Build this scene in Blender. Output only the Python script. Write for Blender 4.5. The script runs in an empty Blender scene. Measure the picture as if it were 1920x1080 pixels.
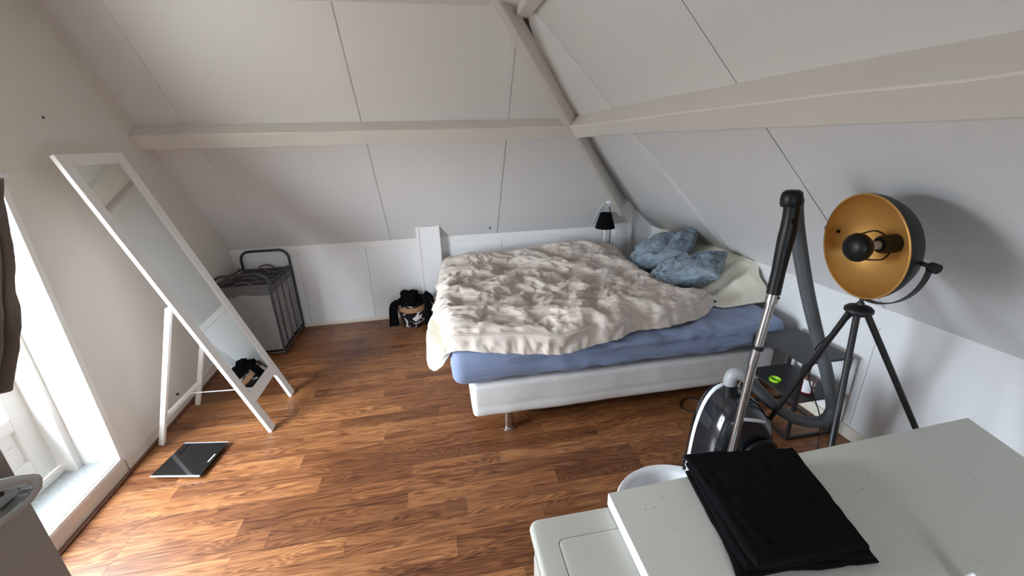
import bpy, bmesh, math, random
import numpy as np
from mathutils import Vector, Matrix, Quaternion

random.seed(7)
SC = bpy.context.scene
COL = SC.collection

# ------------------------------------------------------------------ camera
cam_d = bpy.data.cameras.new('camera')
cam_d.sensor_width = 36.0
cam_d.lens = 36.0 * 763.8 / 1920.0
cam_d.clip_start = 0.02
cam = bpy.data.objects.new('camera', cam_d)
COL.objects.link(cam)
right = Vector((0.98311, -0.18136, -0.02451))
down = Vector((-0.08456, -0.33137, -0.93970))
fwd = Vector((0.16231, 0.92591, -0.34111))
m = Matrix((right, -down, -fwd)).transposed().to_4x4()
m.translation = Vector((0, 0, 1.92))
cam.matrix_world = m
SC.camera = cam

# ------------------------------------------------------------------ world, daylight, exposure
SC.view_settings.view_transform = 'Standard'
SC.view_settings.look = 'None'
SC.view_settings.gamma = 1.0
SC.view_settings.use_curve_mapping = False
SC.view_settings.exposure = 0.0
world = bpy.data.worlds.new('overcast_sky')
SC.world = world
world.use_nodes = True
bg = world.node_tree.nodes['Background']
bg.inputs['Color'].default_value = (0.91, 0.965, 1.03, 1)
bg.inputs['Strength'].default_value = 54.0
# overcast sky above the horizon, duller ground and roofs below it
_t = world.node_tree
_tc = _t.nodes.new('ShaderNodeTexCoord')
_sx = _t.nodes.new('ShaderNodeSeparateXYZ')
_rp = _t.nodes.new('ShaderNodeValToRGB')
_mr = _t.nodes.new('ShaderNodeMapRange')
_mr.inputs['From Min'].default_value = -1.0
_t.links.new(_tc.outputs['Generated'], _sx.inputs[0])
_t.links.new(_sx.outputs['Z'], _mr.inputs[0])
_t.links.new(_mr.outputs[0], _rp.inputs[0])
_rp.color_ramp.elements[0].position, _rp.color_ramp.elements[0].color = .47, (.18, .185, .18, 1)
_rp.color_ramp.elements[1].position, _rp.color_ramp.elements[1].color = .53, (.855, .965, 1.07, 1)
_t.links.new(_rp.outputs[0], bg.inputs['Color'])
SC.cycles.max_bounces = 12
SC.cycles.diffuse_bounces = 8
SC.cycles.use_denoising = True
SC.cycles.sample_clamp_indirect = 8.0


def portal(name, loc, target, sx, sy):
    d = bpy.data.lights.new(name, 'AREA')
    d.shape = 'RECTANGLE'
    d.size, d.size_y = sx, sy
    d.cycles.is_portal = True
    o = bpy.data.objects.new(name, d)
    COL.objects.link(o)
    o.location = loc
    o.rotation_euler = (Vector(target) - Vector(loc)).to_track_quat('-Z', 'Y').to_euler()
    return o


DOOR_Y0, DOOR_Y1, DOOR_TOP = 0.95, 2.44, 2.18
portal('door_daylight', (-2.45, (DOOR_Y0 + DOOR_Y1) / 2, 1.2), (0, (DOOR_Y0 + DOOR_Y1) / 2, 1.2), 1.6, 2.2)
portal('unseen_window_daylight', (0.0, -1.86, 1.55), (0.0, 0, 1.55), .85, .75)  # sky portal for the unseen fill window behind the camera


# ------------------------------------------------------------------ noise in numpy
def _hash(ix, iy, iz, seed):
    n = (ix * 374761393 + iy * 668265263 + iz * 1274126177 + seed * 974711) & 0x7fffffff
    n = ((n ^ (n >> 13)) * 1274126177) & 0x7fffffff
    n = (n ^ (n >> 16)) & 0xffff
    return n / 32767.5 - 1.0


def vnoise(x, y, z=0.0, seed=0):
    x, y, z = np.broadcast_arrays(np.asarray(x, float), np.asarray(y, float), np.asarray(z, float))
    ix, iy, iz = np.floor(x).astype(np.int64), np.floor(y).astype(np.int64), np.floor(z).astype(np.int64)
    fx, fy, fz = x - ix, y - iy, z - iz
    u, v, w = [f * f * f * (f * (f * 6 - 15) + 10) for f in (fx, fy, fz)]
    r = 0
    for a in (0, 1):
        for b in (0, 1):
            for c in (0, 1):
                k = (u if a else 1 - u) * (v if b else 1 - v) * (w if c else 1 - w)
                r = r + k * _hash(ix + a, iy + b, iz + c, seed)
    return r


def fbm(x, y, z=0.0, seed=0, oct=4):
    r, a, f = 0, 1.0, 1.0
    for i in range(oct):
        r = r + a * vnoise(np.asarray(x) * f, np.asarray(y) * f, np.asarray(z) * f, seed + 17 * i)
        a *= 0.5
        f *= 2.03
    return r


# ------------------------------------------------------------------ materials
def srgb(r, g, b):
    f = lambda c: (c / 255 / 12.92) if c <= 10 else ((c / 255 + 0.055) / 1.055) ** 2.4
    return (f(r), f(g), f(b), 1)


def lin(r, g, b):
    return (r, g, b, 1)


class NT:
    """small helper for node materials"""

    def __init__(self, name):
        self.m = bpy.data.materials.new(name)
        self.m.use_nodes = True
        self.t = self.m.node_tree
        self.b = self.t.nodes['Principled BSDF']

    def n(self, typ, **kw):
        o = self.t.nodes.new(typ)
        for k, v in kw.items():
            if k in o.inputs:
                o.inputs[k].default_value = v
            else:
                setattr(o, k, v)
        return o

    def l(self, a, b):
        self.t.links.new(a, b)

    def coords(self, scale=(1, 1, 1), kind='Object', rand=False):
        tc = self.n('ShaderNodeTexCoord')
        mp = self.n('ShaderNodeMapping')
        mp.inputs['Scale'].default_value = scale
        if rand:
            oi = self.n('ShaderNodeObjectInfo')
            mul = self.n('ShaderNodeVectorMath', operation='SCALE')
            mul.inputs[0].default_value = (37.0, 19.0, 53.0)
            self.l(oi.outputs['Random'], mul.inputs['Scale'])
            ad = self.n('ShaderNodeVectorMath', operation='ADD')
            self.l(tc.outputs[kind], ad.inputs[0])
            self.l(mul.outputs[0], ad.inputs[1])
            self.l(ad.outputs[0], mp.inputs['Vector'])
        else:
            self.l(tc.outputs[kind], mp.inputs['Vector'])
        return mp.outputs[0]

    def ramp(self, fac, stops):
        r = self.n('ShaderNodeValToRGB')
        cr = r.color_ramp
        while len(cr.elements) < len(stops):
            cr.elements.new(0.5)
        for e, (p, c) in zip(cr.elements, stops):
            e.position = p
            e.color = c
        self.l(fac, r.inputs[0])
        return r.outputs[0]

    def noise(self, vec, scale, detail=3, rough=0.5, dist=0.0):
        n = self.n('ShaderNodeTexNoise')
        n.inputs['Scale'].default_value = scale
        n.inputs['Detail'].default_value = detail
        n.inputs['Roughness'].default_value = rough
        n.inputs['Distortion'].default_value = dist
        self.l(vec, n.inputs['Vector'])
        return n.outputs['Fac']

    def mix(self, fac, a, b, blend='MIX'):
        x = self.n('ShaderNodeMix', data_type='RGBA', blend_type=blend)
        for s, v in ((x.inputs[0], fac), (x.inputs[6], a), (x.inputs[7], b)):
            if isinstance(v, bpy.types.NodeSocket):
                self.l(v, s)
            else:
                s.default_value = v
        return x.outputs[2]

    def bump(self, h, strength, dist=0.01, normal=None):
        b = self.n('ShaderNodeBump')
        b.inputs['Strength'].default_value = strength
        b.inputs['Distance'].default_value = dist
        self.l(h, b.inputs['Height'])
        if normal is not None:
            self.l(normal, b.inputs['Normal'])
        return b.outputs[0]

    def out(self, color=None, rough=None, metal=None, normal=None, **kw):
        for v, k in ((color, 'Base Color'), (rough, 'Roughness'), (metal, 'Metallic'), (normal, 'Normal')):
            if v is None:
                continue
            if isinstance(v, bpy.types.NodeSocket):
                self.l(v, self.b.inputs[k])
            else:
                self.b.inputs[k].default_value = v
        for k, v in kw.items():
            self.b.inputs[k.replace('_', ' ')].default_value = v
        return self.m


def paint(name, col, rough=0.45, var=0.06, scale=2.5, bump=0.05, spots=0.0):
    """painted board: faint unevenness of colour, brush relief, a few dents"""
    t = NT(name)
    v = t.coords()
    dark = tuple(c * (1 - var) for c in col[:3]) + (1,)
    warm = (col[0] * (1 - var * .3), col[1] * (1 - var * .8), col[2] * (1 - var * 1.3), 1)
    c = t.mix(t.noise(v, scale, 4, .6), col, dark)
    c = t.mix(t.noise(v, scale * .45, 2, .5), c, warm)
    if spots:
        s = t.ramp(t.noise(v, 34, 2, .5), [(0.0, (0, 0, 0, 1)), (0.74, (0, 0, 0, 1)), (0.78, (spots,) * 3 + (1,))])
        c = t.mix(s, c, lin(.12, .10, .08))
    h = t.noise(v, 60, 3, .6)
    return t.out(c, rough, normal=t.bump(h, bump, .004))


def plain(name, col, rough=0.5, metal=0.0, bump=0.03, bscale=120, **kw):
    t = NT(name)
    v = t.coords()
    c = t.mix(t.noise(v, 9, 3, .6), col, tuple(x * .86 for x in col[:3]) + (1,))
    return t.out(c, rough, metal, t.bump(t.noise(v, bscale, 2), bump, .002), **kw)


def fabric(name, col, var=0.18, rough=0.9, weave=900, fine=0.15, sheen=0.2, wr=0.0, wscale=14):
    t = NT(name)
    v = t.coords()
    c = t.mix(t.noise(v, 6, 4, .6), col, tuple(x * (1 - var) for x in col[:3]) + (1,))
    nrm = t.bump(t.noise(v, weave, 1), fine, .0015)
    if wr:
        nrm = t.bump(t.noise(v, wscale, 5, .6, .8), wr, .03, nrm)
    return t.out(c, rough, normal=nrm, Sheen_Weight=sheen, Specular_IOR_Level=.12 if max(col[:3]) < .01 else .35)


def wood_floor():
    t = NT('laminate_wood')
    v = t.coords((1, 1, 1), rand=True)
    oi = t.n('ShaderNodeObjectInfo')
    # cathedral grain: contour lines of a stretched noise field
    st = t.n('ShaderNodeMapping')
    st.inputs['Scale'].default_value = (.75, 8.0, 1)
    t.l(v, st.inputs['Vector'])
    field = t.noise(st.outputs[0], 1.25, 2, .45, .5)
    sn = t.n('ShaderNodeMath', operation='MULTIPLY')
    sn.inputs[1].default_value = 150.0
    t.l(field, sn.inputs[0])
    sn2 = t.n('ShaderNodeMath', operation='SINE')
    t.l(sn.outputs[0], sn2.inputs[0])
    wv = t.n('ShaderNodeMapRange')
    wv.inputs['From Min'].default_value = -1.0
    t.l(sn2.outputs[0], wv.inputs[0])
    st2 = t.n('ShaderNodeMapping')
    st2.inputs['Scale'].default_value = (3.5, 55.0, 1)
    t.l(v, st2.inputs['Vector'])
    fine = t.noise(st2.outputs[0], 1.0, 5, .65)
    st3 = t.n('ShaderNodeMapping')
    st3.inputs['Scale'].default_value = (1.6, 14.0, 1)
    t.l(v, st3.inputs['Vector'])
    broad = t.noise(st3.outputs[0], 1.6, 4, .6, 1.0)
    g = t.mix(0.66, wv.outputs[0], fine)
    g = t.mix(0.50, g, broad)
    base = t.ramp(g, [(0.28, lin(.045, .015, .006)), (0.42, lin(.135, .047, .016)), (0.54, lin(.230, .092, .033)), (0.72, lin(.335, .150, .058))])
    tone = t.ramp(oi.outputs['Random'], [(0.0, lin(.55, .50, .48)), (0.25, lin(.78, .74, .72)), (0.6, lin(1.0, 1.0, 1.0)), (1.0, lin(1.2, 1.22, 1.2))])
    c = t.mix(1.0, base, tone, 'MULTIPLY')
    r = t.n('ShaderNodeMapRange')
    r.inputs['To Min'].default_value = 0.30
    r.inputs['To Max'].default_value = 0.44
    t.l(g, r.inputs[0])
    return t.out(c, r.outputs[0], normal=t.bump(fine, .06, .0015), Specular_IOR_Level=0.45)


def blue_pattern():
    """pillow cover: blue ground with small pale dashes in a basket arrangement"""
    t = NT('blue_print_fabric')
    v = t.coords(kind='UV')
    br = t.n('ShaderNodeTexBrick')
    br.inputs['Scale'].default_value = 1.0
    br.inputs['Brick Width'].default_value = 0.030
    br.inputs['Row Height'].default_value = 0.020
    br.inputs['Mortar Size'].default_value = 0.002
    br.inputs['Color1'].default_value = lin(.14, .185, .23)
    br.inputs['Color2'].default_value = lin(.21, .265, .31)
    br.inputs['Mortar'].default_value = lin(.15, .20, .245)
    t.l(v, br.inputs['Vector'])
    vo = t.n('ShaderNodeTexVoronoi')
    vo.inputs['Scale'].default_value = 52.0
    t.l(v, vo.inputs['Vector'])
    dots = t.ramp(vo.outputs['Distance'], [(0.0, lin(1, 1, 1)), (0.22, lin(1, 1, 1)), (0.30, lin(0, 0, 0))])
    zone = t.ramp(t.noise(v, 3.2, 2, .5), [(0.42, lin(0, 0, 0)), (0.52, lin(1, 1, 1))])
    a = br.outputs['Color']
    b = t.mix(dots, lin(.055, .080, .105), lin(.36, .41, .45))
    c = t.mix(zone, a, b)
    pale = t.ramp(t.noise(v, 1.7, 2, .5), [(.40, lin(0, 0, 0)), (.60, lin(.30, .30, .30))])
    c = t.mix(pale, c, lin(.33, .38, .42))
    return t.out(c, .9, normal=t.bump(t.noise(v, 300, 2), .1, .002), Sheen_Weight=.2)


def glass_mat(name='window_glass', tint=(1, 1, 1, 1), gloss=.06):
    t = NT(name)
    tr = t.n('ShaderNodeBsdfTransparent')
    tr.inputs[0].default_value = tint
    gl = t.n('ShaderNodeBsdfGlossy')
    gl.inputs['Roughness'].default_value = .02
    mx = t.n('ShaderNodeMixShader')
    mx.inputs[0].default_value = gloss
    t.l(tr.outputs[0], mx.inputs[1])
    t.l(gl.outputs[0], mx.inputs[2])
    t.l(mx.outputs[0], t.t.nodes['Material Output'].inputs['Surface'])
    return t.m


M = {
    'wall': paint('wall_paint_warm', lin(.72, .695, .65), .6, .07, 1.6, .10, spots=.12),
    'panel': paint('roof_board_paint', lin(.685, .685, .685), .42, .05, 1.2, .05, spots=.10),
    'panel_r': paint('roof_board_sky_tint', lin(.685, .69, .70), .45, .05, 1.2, .05, spots=.08),  # same board paint, with cool sky light tinted into the colour
    'knee': paint('knee_board_paint', lin(.76, .765, .77), .40, .04, 2.0, .03),
    'trim': paint('trim_gloss_paint', lin(.77, .755, .735), .33, .05, 3.0, .06),
    'beam': paint('beam_paint', lin(.70, .68, .645), .40, .10, 4.0, .25, spots=.25),
    'base': paint('baseboard_paint', lin(.70, .66, .60), .4, .18, 5.0, .08, spots=.5),
    'door': paint('door_paint', lin(.82, .82, .80), .3, .04, 3.0, .03),
    'vinyl': paint('vinyl_sill', lin(.50, .54, .57), .3, .12, 9.0, .03, spots=.2),
    'gap': plain('dark_gap', lin(.02, .013, .01), .9),
    'crack': plain('seam_dark', lin(.07, .062, .055), .9),
    'wood': wood_floor(),
    'woodtrim': plain('brown_edge_strip', lin(.13, .05, .025), .4),
    'mirror_white': paint('mirror_lacquer', lin(.80, .785, .765), .28, .03, 3.0, .02),
    'duvet': fabric('taupe_cotton', lin(.54, .465, .412), .06, .92, 700, .10, .1),
    'sheet': fabric('blue_jersey', lin(.155, .195, .315), .10, .9, 900, .12, .2),
    'cream': fabric('cream_cotton', lin(.78, .74, .62), .07, .92, 800, .12, .15, .25, 7),
    'quilt': fabric('cream_quilt', lin(.80, .73, .58), .08, .92, 800, .12, .15, .25, 12),
    'bedbase': plain('white_leatherette', lin(.72, .70, .69), .45, bump=.1, bscale=260),
    'chrome': plain('brushed_steel', lin(.62, .58, .55), .22, 1.0, .02, 300),
    'steel': plain('steel_tube', lin(.50, .485, .47), .26, 1.0, .02, 300),
    'black_metal': plain('black_powder_coat', lin(.008, .0075, .008), .5, 0.0, .05, 300),
    'shelf_black': plain('black_sheet_steel', lin(.026, .026, .028), .5, 0.0, .03, 300),
    'gold': plain('gold_lacquer', lin(.55, .29, .075), .45, .5, .04, 90),
    'blackplastic': plain('black_plastic', lin(.006, .006, .0065), .42, Specular_IOR_Level=.3),
    'vacbody': plain('glossy_dark_body', lin(.012, .014, .018), .12, Coat_Weight=.6),
    'greyplastic': plain('grey_plastic', lin(.36, .37, .38), .4),
    'hose': plain('grey_hose', lin(.085, .092, .10), .38),
    'whiteplastic': plain('white_plastic', lin(.80, .82, .85), .3),
    'appliance': paint('appliance_enamel', lin(.52, .515, .47), .3, .05, 3.0, .02, spots=.2),
    'worktop': paint('worktop_laminate', lin(.60, .61, .565), .38, .05, 2.0, .02, spots=.25),
    'worktop_edge': plain('white_edge_band', lin(.80, .80, .79), .35),
    'blackcloth': fabric('black_cotton', lin(.0030, .0030, .0036), .2, .95, 700, .2, .0),
    'blackcloth2': fabric('black_knit', lin(.003, .003, .0034), .2, .95, 700, .2, .0),
    'towel': fabric('brown_terry', lin(.165, .125, .105), .25, .98, 260, .6, .3),
    'taupe': paint('backlit_board', lin(.25, .205, .178), .5, .05, 2.0, .03),  # white board seen from its backlit side; the shade is in this colour
    'bagcloth': fabric('grey_canvas', lin(.25, .235, .23), .12, .95, 500, .25, .1, .35, 9),
    'bagdark': fabric('dark_grey_canvas', lin(.105, .10, .10), .12, .95, 500, .25, .1),
    'rackmetal': plain('dark_grey_tube', lin(.045, .045, .048), .38, .3),
    'leather': plain('tan_leather', lin(.36, .19, .10), .5, bump=.1),
    'basket': None, 'pattern': blue_pattern(),
    'scale_glass': plain('black_glass', lin(.006, .006, .007), .06, bump=.0),
    'scale_edge': plain('silver_edge', lin(.75, .75, .76), .25, .6),
    'lime': plain('lime_plastic', lin(.42, .78, .03), .35),
    'jar_red': plain('red_contents', lin(.20, .008, .014), .15, Coat_Weight=.8),
    'label': plain('white_label', lin(.82, .82, .84), .5),
    'clear': glass_mat('clear_plastic', (.95, .95, .95, 1), .05),
    'glass': glass_mat(),
    'lampwhite': plain('white_turned_wood', lin(.80, .80, .79), .4),
    'rope': fabric('white_cord', lin(.8, .78, .74), .1, .9, 500, .3),
    'cable': plain('black_cable', lin(.015, .013, .012), .45),
    'cable_white': plain('white_cable', lin(.74, .74, .72), .5),
}


def basket_mat():
    t = NT('sequin_basket')
    v = t.coords()
    mk = t.ramp(t.noise(v, 11, 3, .6, .6), [(0.0, lin(0, 0, 0)), (0.555, lin(0, 0, 0)), (0.575, lin(1, 1, 1))])
    c = t.mix(mk, lin(.008, .008, .009), lin(.86, .86, .88))
    return t.out(c, .35, normal=t.bump(t.noise(v, 60, 2), .2, .004))


M['basket'] = basket_mat()


def vinyl_mat():
    """grey sill sheet with rows of small pale dashes"""
    t = NT('vinyl_dash_print')
    v = t.coords((1, 1, 1))
    br = t.n('ShaderNodeTexVoronoi', distance='CHEBYCHEV')
    mpn = t.n('ShaderNodeMapping')
    mpn.inputs['Scale'].default_value = (13, 26, 1)
    t.l(v, mpn.inputs['Vector'])
    br.inputs['Scale'].default_value = 1.0
    br.inputs['Randomness'].default_value = .25
    t.l(mpn.outputs[0], br.inputs['Vector'])
    d = t.ramp(br.outputs['Distance'], [(0.0, lin(1, 1, 1)), (0.12, lin(1, 1, 1)), (0.16, lin(0, 0, 0))])
    c = t.mix(d, lin(.40, .43, .44), lin(.66, .69, .70))
    c = t.mix(t.noise(v, 7, 3), c, lin(.36, .38, .38))
    return t.out(c, .3)


M['vinyl'] = vinyl_mat()


def sheet_mat():
    """stretched jersey: long fine tension creases"""
    t = NT('blue_jersey_stretched')
    v = t.coords((1, 1, 1))
    c = t.mix(t.noise(v, 5, 3), lin(.20, .245, .37), lin(.17, .21, .325))
    mpn = t.n('ShaderNodeMapping')
    mpn.inputs['Rotation'].default_value = (0, math.radians(8), 0)
    mpn.inputs['Scale'].default_value = (1.6, 3.0, 17.0)
    t.l(v, mpn.inputs['Vector'])
    nrm = t.bump(t.noise(mpn.outputs[0], 1.0, 4, .6, .7), .55, .03)
    nrm = t.bump(t.noise(v, 800, 1), .08, .0015, nrm)
    return t.out(c, .9, normal=nrm, Sheen_Weight=.15)


M['sheet'] = sheet_mat()
M['bracket'] = plain('cast_grey_metal', lin(.42, .41, .39), .38, .5, .05, 60)


def mirror_mat():
    t = NT('mirror_silver')
    return t.out(lin(.80, .84, .82), .008, 1.0)


M['mirror'] = mirror_mat()


# ------------------------------------------------------------------ mesh building
class MB:
    def __init__(self):
        self.v, self.f = [], []

    def add(self, vs, fs):
        k = len(self.v)
        self.v += [tuple(p) for p in vs]
        self.f += [tuple(i + k for i in f) for f in fs]
        return self

    def box(self, lo, hi):
        (x0, y0, z0), (x1, y1, z1) = lo, hi
        vs = [(x, y, z) for z in (z0, z1) for y in (y0, y1) for x in (x0, x1)]
        return self.add(vs, [(0, 2, 3, 1), (4, 5, 7, 6), (0, 1, 5, 4), (2, 6, 7, 3), (0, 4, 6, 2), (1, 3, 7, 5)])

    def hexa(self, q0, q1):
        """two corresponding quads -> closed solid"""
        n = len(q0)
        vs = list(q0) + list(q1)
        fs = [tuple(range(n))[::-1], tuple(range(n, 2 * n))]
        for i in range(n):
            j = (i + 1) % n
            fs.append((i, j, n + j, n + i))
        return self.add(vs, fs)

    def prism(self, poly, d):
        d = Vector(d)
        return self.hexa([Vector(p) for p in poly], [Vector(p) + d for p in poly])

    def bar(self, a, b, w, h, up=(0, 0, 1)):
        a, b = Vector(a), Vector(b)
        t = (b - a).normalized()
        s = t.cross(Vector(up))
        if s.length < 1e-4:
            s = t.cross(Vector((0, 1, 0)))
        s.normalize()
        u = s.cross(t).normalized()
        q = [(-w / 2, -h / 2), (w / 2, -h / 2), (w / 2, h / 2), (-w / 2, h / 2)]
        return self.hexa([a + s * x + u * y for x, y in q], [b + s * x + u * y for x, y in q])

    def tube(self, pts, r, seg=12, caps=True, closed=False):
        pts = [Vector(p) for p in pts]
        n = len(pts)
        rs = r if isinstance(r, (list, tuple, np.ndarray)) else [r] * n
        tan = []
        for i in range(n):
            a = pts[(i - 1) % n] if (closed or i > 0) else pts[i]
            b = pts[(i + 1) % n] if (closed or i < n - 1) else pts[i]
            d = b - a
            tan.append(d.normalized() if d.length > 1e-9 else Vector((0, 0, 1)))
        ref = Vector((0, 0, 1)) if abs(tan[0].z) < .9 else Vector((1, 0, 0))
        nx = tan[0].cross(ref).normalized()
        vs, fs = [], []
        for i in range(n):
            if i:
                q = tan[i - 1].rotation_difference(tan[i])
                nx = (q @ nx).normalized()
            ny = tan[i].cross(nx).normalized()
            for k in range(seg):
                a = 2 * math.pi * k / seg
                vs.append(pts[i] + (nx * math.cos(a) + ny * math.sin(a)) * rs[i])
        m_ = n if closed else n - 1
        for i in range(m_):
            for k in range(seg):
                k2 = (k + 1) % seg
                i2 = (i + 1) % n
                fs.append((i * seg + k, i * seg + k2, i2 * seg + k2, i2 * seg + k))
        if caps and not closed:
            fs.append(tuple(range(seg))[::-1])
            fs.append(tuple((n - 1) * seg + k for k in range(seg)))
        return self.add(vs, fs)

    def lathe(self, prof, seg=32, origin=(0, 0, 0), axis=(0, 0, 1), ref=None):
        """prof: (radius, height) pairs; ends with radius 0 are closed"""
        o, ax = Vector(origin), Vector(axis).normalized()
        rf = Vector(ref) if ref else (Vector((1, 0, 0)) if abs(ax.x) < .9 else Vector((0, 1, 0)))
        e1 = (rf - ax * rf.dot(ax)).normalized()
        e2 = ax.cross(e1)
        vs, fs, rings = [], [], []
        for r, h in prof:
            if r < 1e-6:
                rings.append([len(vs)])
                vs.append(o + ax * h)
            else:
                rings.append(list(range(len(vs), len(vs) + seg)))
                for k in range(seg):
                    a = 2 * math.pi * k / seg
                    vs.append(o + ax * h + (e1 * math.cos(a) + e2 * math.sin(a)) * r)
        for A, B in zip(rings, rings[1:]):
            for k in range(seg):
                k2 = (k + 1) % seg
                if len(A) == 1 and len(B) == 1:
                    continue
                if len(A) == 1:
                    fs.append((A[0], B[k2], B[k]))
                elif len(B) == 1:
                    fs.append((A[k], A[k2], B[0]))
                else:
                    fs.append((A[k], A[k2], B[k2], B[k]))
        return self.add(vs, fs)

    def build(self, name, mat, parent=None, smooth=False, bevel=0.0, seg=2, weld=False, angle=40):
        me = bpy.data.meshes.new(name)
        me.from_pydata([tuple(p) for p in self.v], [], self.f)
        bm = bmesh.new()
        bm.from_mesh(me)
        if weld:
            bmesh.ops.remove_doubles(bm, verts=bm.verts, dist=1e-5)
        bmesh.ops.recalc_face_normals(bm, faces=bm.faces)
        if bevel:
            ed = [e for e in bm.edges if len(e.link_faces) == 2 and e.calc_face_angle(0) > math.radians(30)]
            bmesh.ops.bevel(bm, geom=ed, offset=bevel, segments=seg, profile=.5, affect='EDGES', clamp_overlap=True)
        bm.to_mesh(me)
        bm.free()
        me.materials.append(mat)
        if smooth:
            me.polygons.foreach_set('use_smooth', [True] * len(me.polygons))
            try:
                me.set_sharp_from_angle(angle=math.radians(angle))
            except Exception:
                pass
        o = bpy.data.objects.new(name, me)
        COL.objects.link(o)
        if parent is not None:
            put(o, parent)
        return o


def put(o, parent):
    """parent a mesh that was written in world coordinates"""
    o.parent = parent
    o.matrix_parent_inverse = parent_world(parent).inverted()


def parent_world(p):
    mw = Matrix.LocRotScale(p.location, p.rotation_euler, p.scale)
    if p.parent is not None:
        mw = parent_world(p.parent) @ p.matrix_parent_inverse @ mw
    return mw


def thing(name, label, cat, loc=(0, 0, 0), group=None):
    o = bpy.data.objects.new(name, None)
    o.empty_display_size = .05
    COL.objects.link(o)
    o.location = loc
    return tag(o, label, cat, group)


def tag(o, label, cat, group=None):
    o['label'] = label
    o['category'] = cat
    if group:
        o['group'] = group
    return o


def struct(o):
    o['kind'] = 'structure'
    return o


def sempty(name, loc=(0, 0, 0)):
    o = bpy.data.objects.new(name, None)
    o.empty_display_size = .05
    COL.objects.link(o)
    o.location = loc
    return struct(o)


def spline(pts, n):
    """Catmull-Rom through the points, n samples, even in length"""
    P = [Vector(p) for p in pts]
    P = [P[0] * 2 - P[1]] + P + [P[-1] * 2 - P[-2]]
    out = []
    for i in range(1, len(P) - 2):
        for k in range(24):
            t = k / 24
            a, b, c, d = P[i - 1], P[i], P[i + 1], P[i + 2]
            out.append(.5 * ((2 * b) + (c - a) * t + (2 * a - 5 * b + 4 * c - d) * t * t + (3 * b - a - 3 * c + d) * t ** 3))
    out.append(P[-2])
    L = [0]
    for a, b in zip(out, out[1:]):
        L.append(L[-1] + (b - a).length)
    res, j = [], 0
    for k in range(n):
        s = L[-1] * k / (n - 1)
        while j < len(L) - 2 and L[j + 1] < s:
            j += 1
        f = (s - L[j]) / max(1e-9, L[j + 1] - L[j])
        res.append(out[j].lerp(out[j + 1], min(1, f)))
    return res


def grid_mesh(name, P, mat, parent=None, uv=None, smooth=True, thick=0.0, subsurf=0):
    ny, nx = P.shape[:2]
    me = bpy.data.meshes.new(name)
    idx = np.arange(ny * nx).reshape(ny, nx)
    F = np.stack([idx[:-1, :-1], idx[:-1, 1:], idx[1:, 1:], idx[1:, :-1]], -1).reshape(-1, 4)
    me.from_pydata(P.reshape(-1, 3).tolist(), [], F.tolist())
    me.materials.append(mat)
    if uv is not None:
        l = me.uv_layers.new(name='UVMap')
        li = np.empty(len(me.loops), dtype=np.int32)
        me.loops.foreach_get('vertex_index', li)
        l.data.foreach_set('uv', uv.reshape(-1, 2)[li].ravel())
    if smooth:
        me.polygons.foreach_set('use_smooth', [True] * len(me.polygons))
    o = bpy.data.objects.new(name, me)
    COL.objects.link(o)
    if thick:
        md = o.modifiers.new('thickness', 'SOLIDIFY')
        md.thickness = thick
        md.offset = 0
    if subsurf:
        md = o.modifiers.new('smooth', 'SUBSURF')
        md.levels = md.render_levels = subsurf
    if parent is not None:
        put(o, parent)
    return o


def rbox_grid(lo, hi, r, step, fn=None):
    """rounded box of fine quads; fn(points, normals) -> displaced points"""
    lo, hi = np.array(lo, float), np.array(hi, float)

    def axis(a, b):
        k = max(1, int(round((b - a - 2 * r) / step)))
        e = [a + r * (1 - math.cos(t * math.pi / 2 / 4)) for t in range(4)]
        mid = list(np.linspace(a + r, b - r, k + 1))
        return np.array(e + mid + [b - (x - a) for x in e[::-1]])
    ax = [axis(lo[i], hi[i]) for i in range(3)]
    mb = MB()
    for d in range(3):
        u, v = [(1, 2), (2, 0), (0, 1)][d]
        for side in (0, 1):
            U, V = np.meshgrid(ax[u], ax[v], indexing='ij')
            P = np.zeros(U.shape + (3,))
            P[..., u], P[..., v], P[..., d] = U, V, (hi[d] if side else lo[d])
            inner = np.clip(P, lo + r, hi - r)
            D = P - inner
            nn = np.linalg.norm(D, axis=-1, keepdims=True)
            N = D / np.maximum(nn, 1e-9)
            Q = inner + N * r
            if fn is not None:
                Q = fn(Q, N)
            a, b = U.shape
            idx = np.arange(a * b).reshape(a, b)
            F = np.stack([idx[:-1, :-1], idx[1:, :-1], idx[1:, 1:], idx[:-1, 1:]], -1).reshape(-1, 4)
            mb.add([tuple(p) for p in Q.reshape(-1, 3)], [tuple(f) for f in F])
    return mb


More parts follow.
